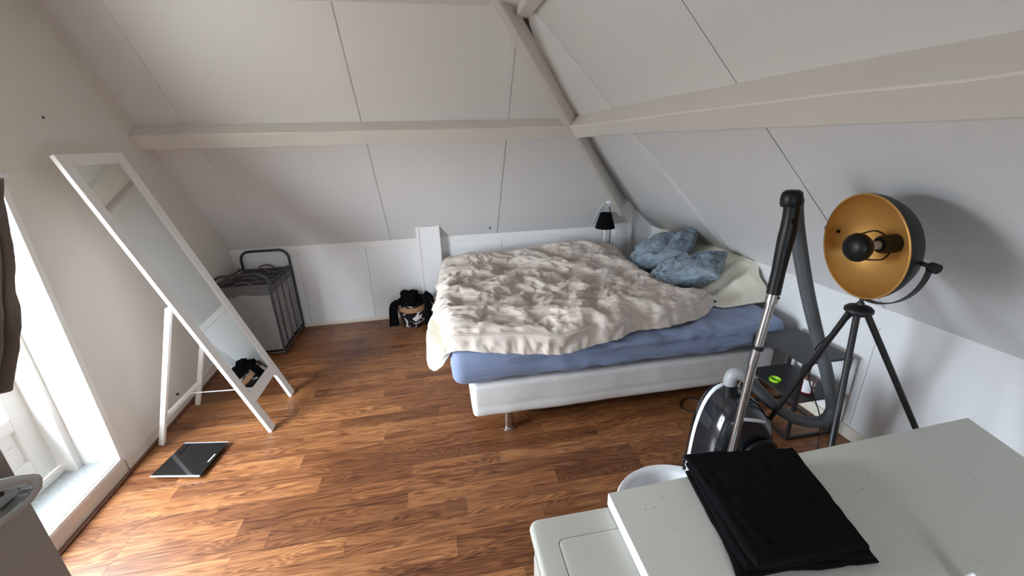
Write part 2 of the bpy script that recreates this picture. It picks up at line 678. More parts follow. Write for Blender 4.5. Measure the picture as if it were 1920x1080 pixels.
# ------------------------------------------------------------------ cloth: position based crumpling in numpy
def crumple(P, excess, pin, rest, found, zlo, zhi, iters, stiff=.9, bend=.35, seed=1, kick=.01, fq=1.0):
    """P (ny,nx,3); rest lengths exceed the given ones by excess, so the sheet buckles on a soft
    filling that pulls it towards the height field rest with strength found"""
    ny, nx = P.shape[:2]
    S = slice
    fam = [(S(0, ny), S(0, nx - 1), S(0, ny), S(1, nx), stiff)]
    # staggered rows: odd rows sit half a cell to the right, so every vertex has six equal neighbours
    fam += [(S(0, ny - 1, 2), S(0, nx), S(1, ny, 2), S(0, nx), stiff), (S(0, ny - 1, 2), S(1, nx), S(1, ny, 2), S(0, nx - 1), stiff)]
    fam += [(S(1, ny - 1, 2), S(0, nx), S(2, ny, 2), S(0, nx), stiff), (S(1, ny - 1, 2), S(0, nx - 1), S(2, ny, 2), S(1, nx), stiff)]
    fam += [(S(0, ny), S(0, nx - 2), S(0, ny), S(2, nx), bend), (S(0, ny - 2), S(0, nx - 1), S(2, ny), S(1, nx), bend),
            (S(0, ny - 2), S(1, nx), S(2, ny), S(0, nx - 1), bend), (S(0, ny - 2), S(0, nx), S(2, ny), S(0, nx), bend)]
    cons = []
    for ya, xa, yb, xb, k in fam:
        na = min(P[ya, xa].shape[0], P[yb, xb].shape[0])
        if na < P[ya, xa].shape[0]:
            ya = S(ya.start, ya.start + (na - 1) * (ya.step or 1) + 1, ya.step)
        if na < P[yb, xb].shape[0]:
            yb = S(yb.start, yb.start + (na - 1) * (yb.step or 1) + 1, yb.step)
        L = np.linalg.norm(P[yb, xb] - P[ya, xa], axis=-1) * (1 + .5 * (excess[ya, xa] + excess[yb, xb]))
        cons.append((ya, xa, yb, xb, L, k))
    Q = P.copy()
    fr = 1 - pin
    X, Y = P[..., 0], P[..., 1]
    K = np.zeros(X.shape)
    for j, ang in enumerate((-.55, .35, 1.25, 2.2)):
        # folds in several directions, each where its mask is high
        a = X * math.cos(ang) + Y * math.sin(ang) + .10 * vnoise(X * 2.3 * fq, Y * 2.3 * fq, j, seed + j)
        b = -X * math.sin(ang) + Y * math.cos(ang) + .10 * vnoise(X * 2.3 * fq, Y * 2.3 * fq, j + 5, seed + j)
        msk = np.clip(.35 + 1.3 * vnoise(X * 2.1, Y * 2.1, j * 2.7, seed + 50 + j), 0, 1)
        K += msk * (1 - 2 * np.abs(vnoise(a * (.7 + .35 * fq), b * 6.0 * fq, j, seed + 70 + j)))
    Q[..., 2] += kick * K * fr
    Q[..., 0] += .2 * kick * fbm(X * 7 * fq, Y * 7 * fq, 3.3, seed + 5, 2) * fr
    Q[..., 1] += .2 * kick * fbm(X * 7 * fq, Y * 7 * fq, 6.6, seed + 9, 2) * fr
    free = fr[..., None]
    for it in range(iters):
        acc = np.zeros_like(Q)
        for ya, xa, yb, xb, L, k in cons:
            d = Q[yb, xb] - Q[ya, xa]
            n = np.sqrt((d * d).sum(-1))
            c = d * ((n - L) / np.maximum(n, 1e-9) * k * .5)[..., None]
            acc[ya, xa] += c
            acc[yb, xb] -= c
        Q += acc * .24 * free
        Q[..., 2] += found * (rest - Q[..., 2]) * fr
        Q[..., 2] = np.where(pin > .5, Q[..., 2], np.clip(Q[..., 2], zlo, zhi))
    return Q


def stagger(ny, nx):
    """u and v of a lattice whose odd rows are shifted half a cell (ends stay on the border)"""
    U = np.repeat((np.arange(nx) / (nx - 1))[None], ny, 0)
    U[1::2, 1:-1] += .5 / (nx - 1)
    return U, np.arange(ny) / (ny - 1)


def resample(A, ny, nx):
    U0, V0 = stagger(*A.shape[:2])
    U1, V1 = stagger(ny, nx)
    A = A if A.ndim == 3 else A[..., None]
    B = np.empty((ny, nx, A.shape[2]))
    for j in range(ny):
        f = V1[j] * (A.shape[0] - 1)
        j0 = min(int(f), A.shape[0] - 2)
        f -= j0
        for c in range(A.shape[2]):
            B[j, :, c] = (1 - f) * np.interp(U1[j], U0[j0], A[j0, :, c]) + f * np.interp(U1[j], U0[j0 + 1], A[j0 + 1, :, c])
    return B if B.shape[2] > 1 else B[..., 0]


# ================================================================== ROOM
YB, XR = 4.547, 2.557            # back and right knee walls
ZK = 0.922                        # top of the knee walls
ZC = 2.745                        # flat ceiling
YN = -1.75                        # wall behind the camera


def wl(y, z, off=0.0):            # a point on the (slightly skewed) left wall
    return Vector((-2.058 - .035 * (y - 1.906) + off, y, z))


def bs(x, s, n=0.0):              # a point on the back slope; s runs up, n into the room
    return Vector((x, YB - s * .6247 - n * .7809, ZK + s * .7809 - n * .6247))


def rs(y, s, n=0.0):              # a point on the right slope
    return Vector((XR - s * .7071 - n * .7071, y, ZK + s * .7071 - n * .7071))


# ---- floor: slab and laminate strips
fl = struct(MB().box((-2.7, YN - .1, -.2), (2.9, 4.9, -.012)).build('floor', M['gap']))
ROW, Y0 = .1128, 2.484
lens = [.55, .72, .88, 1.04]
plank_me = {}
for L in lens + [.30, .20, .12]:
    plank_me[L] = None


def plank(x0, x1, y0, n):
    L = round(x1 - x0, 3)
    if L not in plank_me or plank_me[L] is None:
        mb = MB()
        g, c, h = .0002, .0006, .012
        a, b = L - g, ROW - g
        mb.add([(g, g, -h), (a, g, -h), (a, b, -h), (g, b, -h), (g, g, -c), (a, g, -c), (a, b, -c), (g, b, -c),
                (g + c, g + c, 0), (a - c, g + c, 0), (a - c, b - c, 0), (g + c, b - c, 0)],
               [(0, 3, 2, 1), (0, 1, 5, 4), (1, 2, 6, 5), (2, 3, 7, 6), (3, 0, 4, 7), (4, 5, 9, 8), (5, 6, 10, 9), (6, 7, 11, 10), (7, 4, 8, 11), (8, 9, 10, 11)])
        o = mb.build('plank', M['wood'])
        plank_me[L] = o.data
    else:
        o = bpy.data.objects.new('plank', plank_me[L])
        COL.objects.link(o)
    o.location = (x0, y0, 0)
    o.parent = fl


rng = random.Random(11)
row_k = range(int((.62 - Y0) / ROW) - 1, int((4.6 - Y0) / ROW) + 1)
for k in row_k:
    y0 = Y0 + k * ROW
    if y0 > YB or y0 < .55:
        continue
    x = -2.16 - rng.choice([0.0, .1, .2, .3, .4, .5, .6])
    xmax = 2.56 if y0 > 1.2 else 2.3
    while x < xmax:
        L = rng.choice(lens)
        if x + L > -2.15:
            plank(round(x, 3), round(x + L, 3), y0, k)
        x = round(x + L, 3)
# the part of the floor behind the camera's view, joined
mb = MB()
y0 = Y0 - ROW * 18
while y0 > YN:
    x = -2.6 + rng.random() * .4
    while x < 2.6:
        L = rng.choice(lens)
        mb.box((x + .001, y0 + .001, -.012), (x + L - .001, y0 + ROW - .001, 0))
        x += L
    y0 -= ROW
o = mb.build('rear_planks', M['wood'], fl)
o['kind'] = 'stuff'

# ---- left wall with the door opening
TH = .30


def wslab(mb, y0, y1, z0, z1, t=TH, off=0.0):
    mb.hexa([wl(y0, z0, off), wl(y1, z0, off), wl(y1, z1, off), wl(y0, z1, off)],
            [wl(y0, z0, off - t), wl(y1, z0, off - t), wl(y1, z1, off - t), wl(y0, z1, off - t)])


mb = MB()
wslab(mb, DOOR_Y1, 5.2, -.2, 3.2)
wslab(mb, DOOR_Y0, DOOR_Y1, DOOR_TOP, 3.2)
wslab(mb, YN - .2, DOOR_Y0, -.2, 3.2)
wslab(mb, DOOR_Y0, DOOR_Y1, -.2, .095)
wall_left = struct(mb.build('wall_left', M['wall']))
mb = MB()
mb.lathe([(0, .004), (.006, .003), (.007, 0)], 10, wl(2.85, 2.10, .0), (1, 0, 0))
mb.build('screw_hole', M['gap'], wall_left)
# baseboard along the left wall, and the brown expansion strip at its foot
mb = MB()
wslab(mb, DOOR_Y1 + .02, 4.54, 0, .085, .012, .012)
bl = struct(mb.build('baseboard_left', M['base'], bevel=.003))
mb = MB()
wslab(mb, -1.0, 4.54, 0, .014, .022, .034)
mb.build('edge_strip', M['woodtrim'], bl, bevel=.003)

# ---- wall behind the camera, with an unseen window sized to tune the fill light
mb = MB()
wx0, wx1, wz0, wz1 = -.38, .38, 1.20, 1.86
mb.box((-2.5, YN - .2, -.2), (wx0, YN, 3.2)).box((wx1, YN - .2, -.2), (3.0, YN, 3.2))
mb.box((wx0, YN - .2, -.2), (wx1, YN, wz0)).box((wx0, YN - .2, wz1), (wx1, YN, 3.2))
struct(mb.build('wall_near', M['wall']))
win = sempty('unseen_window', (0, YN, wz0))
mb = MB()
for x in (wx0 + .03, 0, wx1 - .03):
    mb.box((x - .03, YN - .12, wz0), (x + .03, YN - .06, wz1))
mb.box((wx0, YN - .12, wz0), (wx1, YN - .06, wz0 + .06)).box((wx0, YN - .12, wz1 - .06), (wx1, YN - .06, wz1))
mb.build('window_frame', M['door'], win)
MB().box((wx0 + .05, YN - .094, wz0 + .05), (wx1 - .05, YN - .088, wz1 - .05)).build('pane', M['glass'], win)

# ---- back knee wall: boards, rail, skirting
wb = struct(MB().box((-2.5, YB + .012, -.2), (2.9, YB + .12, 1.10)).build('wall_back', M['crack']))
xs = [-2.22, -1.515, -.81, -.12, .690, 1.40, 2.1, 2.6]
for a, b in zip(xs, xs[1:]):
    MB().box((a + .0012, YB, 0), (b - .0012, YB + .014, ZK + .02)).build('board', M['knee'], wb, bevel=.002, seg=1)
for a, b in ((-2.2, -.252), (-.008, 2.06)):
    MB().box((a, YB - .010, ZK - .062), (b, YB + .0, ZK + .004)).build('rail', M['trim'], wb, bevel=.003)
tb = struct(MB().prism([(-2.2, YB, 0), (-2.2, YB - .022, 0), (-2.2, YB - .022, .018), (-2.2, YB - .008, .036), (-2.2, YB, .036)], (4.7, 0, 0)).build('baseboard_back', M['base']))

# pilaster boxing in front of the back wall
tr = struct(MB().box((-.252, YB - .115, 0), (-.008, YB, 1.10)).build('trim_1', M['knee']))
MB().box((-.256, YB - .121, 0), (-.222, YB - .112, 1.104)).build('edge_strip', M['trim'], tr, bevel=.002)
MB().box((-.040, YB - .123, 0), (-.003, YB - .112, 1.112)).build('edge_strip', M['trim'], tr, bevel=.002)

# corner board beside the hip rafter, gusset behind it
tr = struct(MB().prism([(2.06, YB - .03, 0), (2.262, YB - .03, 0), (2.262, YB - .03, 1.20), (2.215, YB - .03, 1.235), (2.06, YB - .03, 1.09)], (0, .028, 0)).build('trim_2', M['knee'], bevel=.002))
MB().box((2.232, YB - .042, 0), (2.268, YB - .026, 1.19)).build('edge_strip', M['trim'], tr, bevel=.002)
MB().prism([(2.05, YB - .004, ZK - .1), (2.60, YB - .004, ZK - .1), (2.60, YB - .004, ZK - .04), (2.20, YB - .004, 1.30), (2.05, YB - .004, 1.2)], (0, .05, 0)).build('gusset', M['panel_r'], tr)

# ---- right knee wall
wr = struct(MB().box((XR + .012, YN, -.2), (XR + .15, 4.8, ZK + .12)).build('wall_right', M['crack']))
ys = [YN, -.4, .6, 1.79, 3.11, 4.7]
for a, b in zip(ys, ys[1:]):
    MB().box((XR, a + .001, 0), (XR + .014, b - .001, ZK + .02)).build('board', M['panel_r'], wr, bevel=.0015, seg=1)
MB().box((XR - .007, YN, ZK - .115), (XR, 4.55, ZK + .006)).build('rail', M['panel_r'], wr, bevel=.002)
struct(MB().box((XR - .018, YN, 0), (XR, 4.52, .085)).build('baseboard_right', M['base'], bevel=.004))

# ---- back slope: painted boards with cover strips on the seams
cb = struct(MB().hexa([bs(-2.4, -.25, -.05), bs(2.30, -.25, -.05), bs(.40, 2.75, -.05), bs(-2.4, 2.75, -.05)],
                      [bs(-2.4, -.25, -.017), bs(2.30, -.25, -.017), bs(.40, 2.75, -.017), bs(-2.4, 2.75, -.017)]).build('ceiling_back', M['crack']))


def cut(s):                       # where the back boards end beside the hip rafter
    z = ZK + s * .7809
    return 2.063 + (.43 - 2.063) * (z - 1.067) / (2.771 - 1.067) + .05


for a, b in ((-2.35, -1.782), (-1.782, -.534), (-.534, .640), (.640, None)):
    e0, e1 = (cut(-.06), cut(2.5)) if b is None else (b - .001, b - .001)
    a += .001
    if b is None:
        s1 = 2.5
        # triangular board: its slanted edge meets the rafter
        s_top = (2.063 + .05 - a) / (2.063 - .43) * (2.771 - 1.067)
        s1 = min(2.5, (1.067 + s_top - ZK) / .7809)
        q = [bs(a, -.06), bs(e0, -.06), bs(cut(s1), s1), bs(a, s1)]
    else:
        q = [bs(a, -.06), bs(e0, -.06), bs(min(e1, cut(2.5)) if False else e1, 2.5), bs(a, 2.5)]
    q0 = [p + Vector((0, .7809, .6247)) * .018 for p in q]
    MB().hexa(q0, q).build('board', M['panel'], cb)
for x in (-.534, .640):
    MB().hexa([bs(x - .056, 0), bs(x, 0), bs(x, 2.42), bs(x - .056, 2.42)],
              [bs(x - .056, 0, .005), bs(x - .003, 0, .005), bs(x - .003, 2.42, .005), bs(x - .056, 2.42, .005)]).build('cover_strip', M['panel'], cb, bevel=.0015, seg=1)
# dark nail left in the back slope
MB().tube([bs(.553, .10, 0), bs(.545, .135, .02)], .007, 8).build('nail', M['gap'], cb)

# ---- right slope
cr = struct(MB().hexa([rs(YN - .1, -.2, -.05), rs(5.2, -.2, -.05), rs(5.2, 2.8, -.05), rs(YN - .1, 2.8, -.05)],
                      [rs(YN - .1, -.2, -.016), rs(5.2, -.2, -.016), rs(5.2, 2.8, -.016), rs(YN - .1, 2.8, -.016)]).build('ceiling_right', M['crack']))
for a, b, g in ((YN - .05, .47, .0015), (.47, 1.79, .0045), (1.79, 3.115, .0040), (3.115, 5.1, .0016)):
    q = [rs(a + g * .5, -.03), rs(b - g, -.03), rs(b - g, 2.64), rs(a + g * .5, 2.64)]
    if b > 5:
        continue
    MB().hexa([p + Vector((.7071, 0, .7071)) * .017 for p in q], q).build('board', M['panel_r'], cr)

# the last board runs a little out of plane to meet the hip rafter
HJ = [Vector((2.557, 4.60, .90)), Vector((2.150, 4.528, 1.272)), Vector((1.651, 4.000, 1.707)), Vector((1.225, 3.605, 2.110)), Vector((.925, 3.358, 2.433)), Vector((.650, 3.160, 2.735)), Vector((.60, 3.128, 2.80))]
HJ = [Vector((2.557, 4.60, .90))] + spline(HJ[1:], 22)
SEAM = [Vector((XR + ZK - p.z + .008, 3.1162, p.z)) for p in HJ]
G = np.array([[tuple(s.lerp(h, c / 14)) for c in range(15)] for s, h in zip(SEAM, HJ)])
grid_mesh('board', G, M['panel_r'], cr, thick=.02)

# ---- flat ceiling, and unseen outer slabs added to stop sky light leaking in
struct(MB().box((-2.5, YN - .1, ZC), (.80, 3.25, ZC + .1)).build('ceiling', M['panel']))
struct(MB().box((-2.7, -2.2, 3.15), (3.2, 5.4, 3.3)).build('light_block_top', M['crack']))
struct(MB().box((-2.7, 4.9, -.3), (3.2, 5.1, 3.2)).build('light_block_back', M['crack']))
struct(MB().box((3.0, -2.2, -.3), (3.1, 5.1, 3.2)).build('light_block_right', M['crack']))

# ---- beams
def beam(name, rows, mat, seed, parent=None, rough=.004):
    """long hand-planed timber: rows = list of 4-point sections along its run"""
    mb = MB()
    n = len(rows)
    for i, sec in enumerate(rows):
        for j, p in enumerate(sec):
            w = Vector((float(vnoise(i * .55, j * 3.1, 0, seed)), float(vnoise(i * .55, j * 3.1, 4, seed)), float(vnoise(i * .55, j * 3.1, 8, seed)))) * rough
            mb.v.append(tuple(p + w))
    k = len(rows[0])
    for i in range(n - 1):
        for j in range(k):
            j2 = (j + 1) % k
            mb.f.append((i * k + j, i * k + j2, (i + 1) * k + j2, (i + 1) * k + j))
    mb.f.append(tuple(range(k))[::-1])
    mb.f.append(tuple((n - 1) * k + j for j in range(k)))
    return mb.build(name, mat, parent, bevel=.006, seg=2)


s0 = (2.085 - ZK) / .7809
rows = []
for i in range(29):
    x = -2.24 + i * (3.50 / 28)
    rows.append([bs(x, s0, -.02), bs(x, s0, .115), bs(x, s0 - .128, .112), bs(x, s0 - .128, -.02)])
struct(beam('ceiling_beam', rows, M['beam'], 3))
s1 = (2.13 - ZK) / .7071
rows = []
for i in range(40):
    y = YN + i * ((3.93 - YN) / 39)
    t = max(0.0, (y - 3.115) / (3.93 - 3.115))
    sh = Vector((-.121, -.356, -.019)) * t
    rows.append([rs(y, s1, -.02) + sh, rs(y, s1, .145) + sh, rs(y, s1 - .132, .138) + sh, rs(y, s1 - .155, -.02) + sh])
struct(beam('ceiling_beam', rows, M['beam'], 5))

# hip rafter: from the corner board up to the ceiling
C0 = Vector((0, 0, 1.92))
Lp = [Vector((2.075, 4.443, 1.052)), Vector((1.202, 3.716, 1.964)), Vector((.39, 3.04, 2.81))]
Jp = [Vector((2.150, 4.525, 1.285)), Vector((1.240, 3.610, 2.115)), Vector((.70, 3.19, 2.80))]


def at_u(t, P):
    return P[0].lerp(P[1], t * 2) if t < .5 else P[1].lerp(P[2], t * 2 - 1)


rows = []
for i in range(17):
    t = i / 16
    L, J = at_u(t, Lp), at_u(t, Jp)
    f = C0 + (L - C0) * (.955 + .012 * abs(2 * t - .9))
    side = Vector((.62, -.10, .30)).normalized()
    a = f + side * (.042 + .016 * t)
    rows.append([f, a, J, C0 + (L - C0) * 1.05 + Vector((.02, .1, .1))])
struct(beam('ceiling_beam', rows, M['beam'], 9, rough=.003))
# small beam along the flat ceiling's right edge and a trim at its back edge
struct(MB().hexa([(.70, 3.16, ZC + .02), (.62, 3.16, ZC + .02), (.62, 3.16, ZC - .05), (.72, 3.16, ZC - .05)],
                 [(.70, YN, ZC + .02), (.62, YN, ZC + .02), (.62, YN, ZC - .05), (.72, YN, ZC - .05)]).build('ceiling_beam', M['beam'], bevel=.004))

# ---- balcony door in the left wall
xd = -2.365
dr = sempty('door_1', (xd, DOOR_Y1, .115))
mb = MB()
mb.box((xd - .045, 2.285, .15), (xd, 2.440, DOOR_TOP - .05)).box((xd - .045, DOOR_Y0 + .03, .15), (xd, DOOR_Y0 + .16, DOOR_TOP - .05))
mb.build('stile', M['door'], dr, bevel=.004)
mb = MB()
mb.box((xd - .045, DOOR_Y0 + .16, .125), (xd, 2.285, .30)).box((xd - .045, DOOR_Y0 + .16, .50), (xd, 2.285, .575)).box((xd - .045, DOOR_Y0 + .16, DOOR_TOP - .16), (xd, 2.285, DOOR_TOP - .05))
mb.build('rail', M['door'], dr, bevel=.004)
MB().box((xd - .035, DOOR_Y0 + .16, .29), (xd - .018, 2.285, .51)).build('door_panel', M['door'], dr)
MB().box((xd - .018, DOOR_Y0 + .20, .40), (xd - .006, 2.255, .418)).build('moulding', M['door'], dr, bevel=.003)
MB().box((xd - .026, DOOR_Y0 + .15, .57), (xd - .020, 2.29, DOOR_TOP - .15)).build('pane', M['glass'], dr)
MB().box((xd + .0, DOOR_Y0 + .05, .115), (xd + .03, 2.44, .150)).build('weather_bar', M['door'], dr, bevel=.006)

# door casing: the two jamb posts, the head, the white reveal lining and the sill
fr = struct(MB().box((xd - .06, 2.395, .10), (-2.275, 2.465, DOOR_TOP)).build('trim_3', M['door'], bevel=.006))
MB().box((xd - .06, DOOR_Y0, .10), (-2.275, DOOR_Y0 + .05, DOOR_TOP)).build('post', M['door'], fr, bevel=.006)
MB().box((xd - .06, DOOR_Y0, DOOR_TOP - .05), (-2.275, 2.46, DOOR_TOP)).build('head', M['door'], fr, bevel=.006)
MB().box((-2.30, 2.437, .10), (-2.072, 2.449, DOOR_TOP)).build('reveal_lining', M['door'], fr)
mb = MB()
mb.hexa([wl(2.432, .10, -.06), wl(2.470, .10, -.06), wl(2.470, DOOR_TOP, -.06), wl(2.432, DOOR_TOP, -.06)],
        [wl(2.432, .10, .006), wl(2.470, .10, .006), wl(2.470, DOOR_TOP, .006), wl(2.432, DOOR_TOP, .006)])
mb.build('corner_bead', M['door'], fr, bevel=.003)
sl = struct(MB().hexa([wl(DOOR_Y0, .095, -.02), wl(2.44, .095, -.02), Vector((xd, 2.44, .095)), Vector((xd, DOOR_Y0, .095))],
                      [wl(DOOR_Y0, .113, -.02), wl(2.44, .113, -.02), Vector((xd, 2.44, .113)), Vector((xd, DOOR_Y0, .113))]).build('trim_4', M['vinyl']))
for off, w, h in ((-.030, .020, .120), (-.006, .012, .116)):
    mb = MB()
    mb.hexa([wl(DOOR_Y0, .09, off), wl(2.455, .09, off), wl(2.455, h, off), wl(DOOR_Y0, h, off)],
            [wl(DOOR_Y0, .09, off + w), wl(2.455, .09, off + w), wl(2.455, h, off + w), wl(DOOR_Y0, h, off + w)])
    mb.build('sill_strip', M['trim'], sl, bevel=.003)
mb = MB()
wslab(mb, DOOR_Y0, 2.45, 0, .100, .012, .010)
mb.build('sill_riser', M['base'], sl, bevel=.002)


# ================================================================== BED
bed = thing('bed', 'white box spring bed on chrome legs, against the back wall', 'bed', (1.25, 3.33, 0))


def base_fn(P, N):
    # faint quilted seam lines and slack leatherette
    d = -.006 * np.exp(-((P[..., 2] - .228) / .006) ** 2) - .004 * np.exp(-((P[..., 2] - .345) / .006) ** 2)
    d = d + .003 * fbm(P[..., 0] * 4, P[..., 1] * 4, P[..., 2] * 6, 4, 3)
    return P + N * d[..., None]


rbox_grid((.118, 2.31, .145), (2.40, 4.215, .405), .035, .018, base_fn).build('box_spring', M['bedbase'], bed, smooth=True, weld=True, angle=80)
for x, y in ((.365, 2.362), (2.20, 2.362), (.365, 4.12), (2.20, 4.12)):
    mb = MB().lathe([(0, .15), (.030, .15), (.030, .012), (.041, .010), (.043, .004), (.043, 0), (0, 0)], 24, (x, y, 0))
    mb.build('leg', M['chrome'], bed, smooth=True)

matt = thing('mattress', 'mattress in a fitted blue jersey sheet on the box spring bed', 'mattress', (1.2, 3.3, .415))


def sheet_fn(P, N):
    x, y, z = P[..., 0], P[..., 1], P[..., 2]
    side = np.clip((.655 - z) / .1, 0, 1)
    w = np.abs(fbm(x * 1.6 + z * 7.0, y * 2.2, z * 9, 21, 4))
    w2 = np.abs(fbm(x * 5 + z * 16, y * 4, z * 14, 31, 3))
    corner = np.exp(-((x - .05) / .35) ** 2)
    d = -.024 * w * (1 - .6 * corner) - .020 * w2 * np.clip((x - .35) / .5, .1, 1)
    d = d * np.clip((2.43 - x) / .2, .15, 1)
    # tension folds running down the front from the head end
    fold = np.sin((z * 34 + x * 5.2 + 2.2 * fbm(x * 1.3, 0, z * 3, 8, 2)))
    d = d + .011 * fold * side * np.clip((x - .3) / 1.0, 0, 1) * np.clip((2.43 - x) / .2, .1, 1)
    # gathered hem at the bottom of the side
    hem = np.clip((.47 - z) / .05, 0, 1)
    d = d + .008 * hem * fbm(x * 9, y * 9, 0, 14, 2)
    Q = P + N * d[..., None]
    # right end: hem pulled up a little, sagging edge
    lift = np.clip((x - .1) / 2.3, 0, 1)
    Q[..., 2] += lift * .018 * hem + .006 * hem * fbm(x * 3, y * 3, 0, 77, 2)
    # soft edge bulge
    Q[..., 2] -= .03 * np.exp(-((y - 2.28) / .12) ** 2) * np.clip((z - .55) / .1, 0, 1) * (.3 + .5 * np.clip(vnoise(x * 2, 0, 0, 3), 0, 1))
    return Q


rbox_grid((-.005, 2.272, .416), (2.43, 4.225, .668), .075, .022, sheet_fn).build('fitted_sheet', M['sheet'], matt, smooth=True, weld=True, angle=80)

# ------------------------------------------------------------------ duvet
def curve(pts, n):
    P = np.array([tuple(p) for p in spline([(x, y, 0) for x, y in pts], n)])[:, :2]
    return P


NX0, NY0 = 31, 33
Fr = [(-.045, 2.40), (.03, 2.34), (.24, 2.285), (.56, 2.245), (.72, 2.232), (.96, 2.262), (1.13, 2.285), (1.28, 2.345), (1.42, 2.335), (1.60, 2.37), (1.85, 2.455), (2.10, 2.66)]
Rt = [(2.10, 2.66), (1.93, 2.76), (1.87, 2.92), (1.86, 3.18), (1.87, 3.45), (1.91, 3.77), (1.95, 4.02), (2.01, 4.225)]
Bk = [(-.02, 4.18), (.12, 4.24), (.40, 4.33), (.66, 4.28), (.95, 4.29), (1.28, 4.30), (1.52, 4.27), (2.01, 4.225)]
Lf = [(-.045, 2.40), (-.075, 2.60), (-.10, 2.80), (-.11, 3.0), (-.095, 3.25), (-.085, 3.50), (-.06, 3.8), (-.02, 4.18)]
cF, cB, cL, cR = curve(Fr, NX0), curve(Bk, NX0), curve(Lf, NY0), curve(Rt, NY0)
U_, V_ = stagger(NY0, NX0)
u, v = U_[..., None], V_[:, None, None]
u0 = np.linspace(0, 1, NX0)
cF_ = np.stack([np.interp(U_, u0, cF[:, k]) for k in (0, 1)], -1)
cB_ = np.stack([np.interp(U_, u0, cB[:, k]) for k in (0, 1)], -1)
XY = (1 - v) * cF_ + v * cB_ + (1 - u) * cL[:, None] + u * cR[:, None] \
    - ((1 - u) * (1 - v) * cF[0] + u * (1 - v) * cF[-1] + (1 - u) * v * cB[0] + u * v * cB[-1])
P = np.concatenate([XY, np.zeros((NY0, NX0, 1))], -1)


def bed_top(x, y):
    """surface under the duvet: mattress top, falling away over the foot end and the front"""
    z = np.full(x.shape, .672)
    z = z - .55 * np.clip(.03 - x, 0, .2) ** 1.0 - 5.0 * np.clip(.0 - x, 0, .3) ** 2
    z = z - .75 * np.clip(2.30 - y, 0, .3)
    return z


def dist_edge(XY):
    """distance of each grid point to the outline"""
    ring = np.concatenate([XY[0], XY[-1], XY[:, 0], XY[:, -1]])
    out = np.empty(XY.shape[:2])
    for i in range(XY.shape[0]):
        d = XY[i][:, None, :] - ring[None]
        out[i] = np.sqrt((d ** 2).sum(-1)).min(1)
    return out


def loft(x, y, d):
    """thickness of the filled duvet"""
    a = np.clip(d / .20, 0, 1)
    t = (1 - (1 - a) ** 2) ** .62
    big = .5 + .5 * vnoise(x * 1.7 + 2, y * 1.9, 0, 40)
    h = .075 + .045 * big
    # thicker roll along the front right edge, the lump at the back
    h = h + .030 * np.exp(-(((x - 1.25) / .7) ** 2 + ((y - 2.46) / .18) ** 2))
    h = h + .040 * np.exp(-(((x - .25) / .30) ** 2 + ((y - 4.05) / .22) ** 2))
    h = h + .07 * np.exp(-(((x - 1.45) / .65) ** 2 + ((y - 4.07) / .22) ** 2))
    h = h - .035 * np.exp(-(((x - .62) / .35) ** 2 + ((y - 3.75) / .25) ** 2))
    h = h + .03 * np.exp(-(((x - 1.95) / .2) ** 2 + ((y - 2.7) / .15) ** 2))
    return h * t


d0 = dist_edge(XY)
P[..., 2] = bed_top(P[..., 0], P[..., 1]) + loft(P[..., 0], P[..., 1], d0)
dd = dist_edge(P[..., :2])
for level, (ex, iters, kick, bend, found) in enumerate(((.10, 350, .055, .22, .0008), (.065, 260, .030, .16, .0010), (.045, 180, .013, .09, .0014), (.018, 80, .003, .05, .002))):
    x, y = P[..., 0], P[..., 1]
    pin = np.zeros(x.shape)
    pin[0], pin[-1], pin[:, 0], pin[:, -1] = 1, 1, 1, 1
    # more slack in the middle left, smoother towards the head and the front edge
    slack = .55 + .60 * np.exp(-(((x - .55) / .80) ** 2 + ((y - 3.1) / .7) ** 2)) + .35 * vnoise(x * 2.6, y * 2.6, 1, 12)
    slack = slack * np.clip(dd / .06, .7, 1)
    if level in (1, 2):        # the rim puckers too
        wob = (.010, .006)[level - 1]
        q = 26 * level
        P[0, 1:-1, 1] -= wob * np.abs(vnoise(P[0, 1:-1, 0] * q, 0, level, 5)) * 1.6
        P[1, 1:-1, 1] -= wob * .7 * vnoise(P[1, 1:-1, 0] * q, 0, level, 6)
        P[1:-1, 0, 0] -= wob * np.abs(vnoise(P[1:-1, 0, 1] * q, 0, level, 7))
    base = bed_top(x, y)
    h = loft(x, y, dd)
    P = crumple(P, ex * np.clip(slack, .15, 1.5), pin, base + h, found, base + .35 * h, base + h + .10, iters, bend=bend, seed=30 + level, kick=kick, fq=(.7, 1.2, 2.2, 4)[level])
    if level < 3:
        P, dd = resample(P, 2 * P.shape[0] - 1, 2 * P.shape[1] - 1), resample(dd, 2 * P.shape[0] - 1, 2 * P.shape[1] - 1)
duvet = grid_mesh('duvet', P, M['duvet'], thick=0)
tag(duvet, 'crumpled taupe duvet spread over the blue mattress', 'duvet')
md = duvet.modifiers.new('relax', 'SMOOTH')
md.iterations, md.factor = 1, .2
md = duvet.modifiers.new('fine', 'SUBSURF')
md.levels = md.render_levels = 1
# piped seam along the front and head edges
seam = []
ny, nx = P.shape[:2]
seam_pts = [Vector(P[10, i]) + Vector((0, -.004, .004)) for i in range(4, nx - 4, 3)]
MB().tube(seam_pts, .0028, 6).build('seam', M['duvet'], duvet, smooth=True)
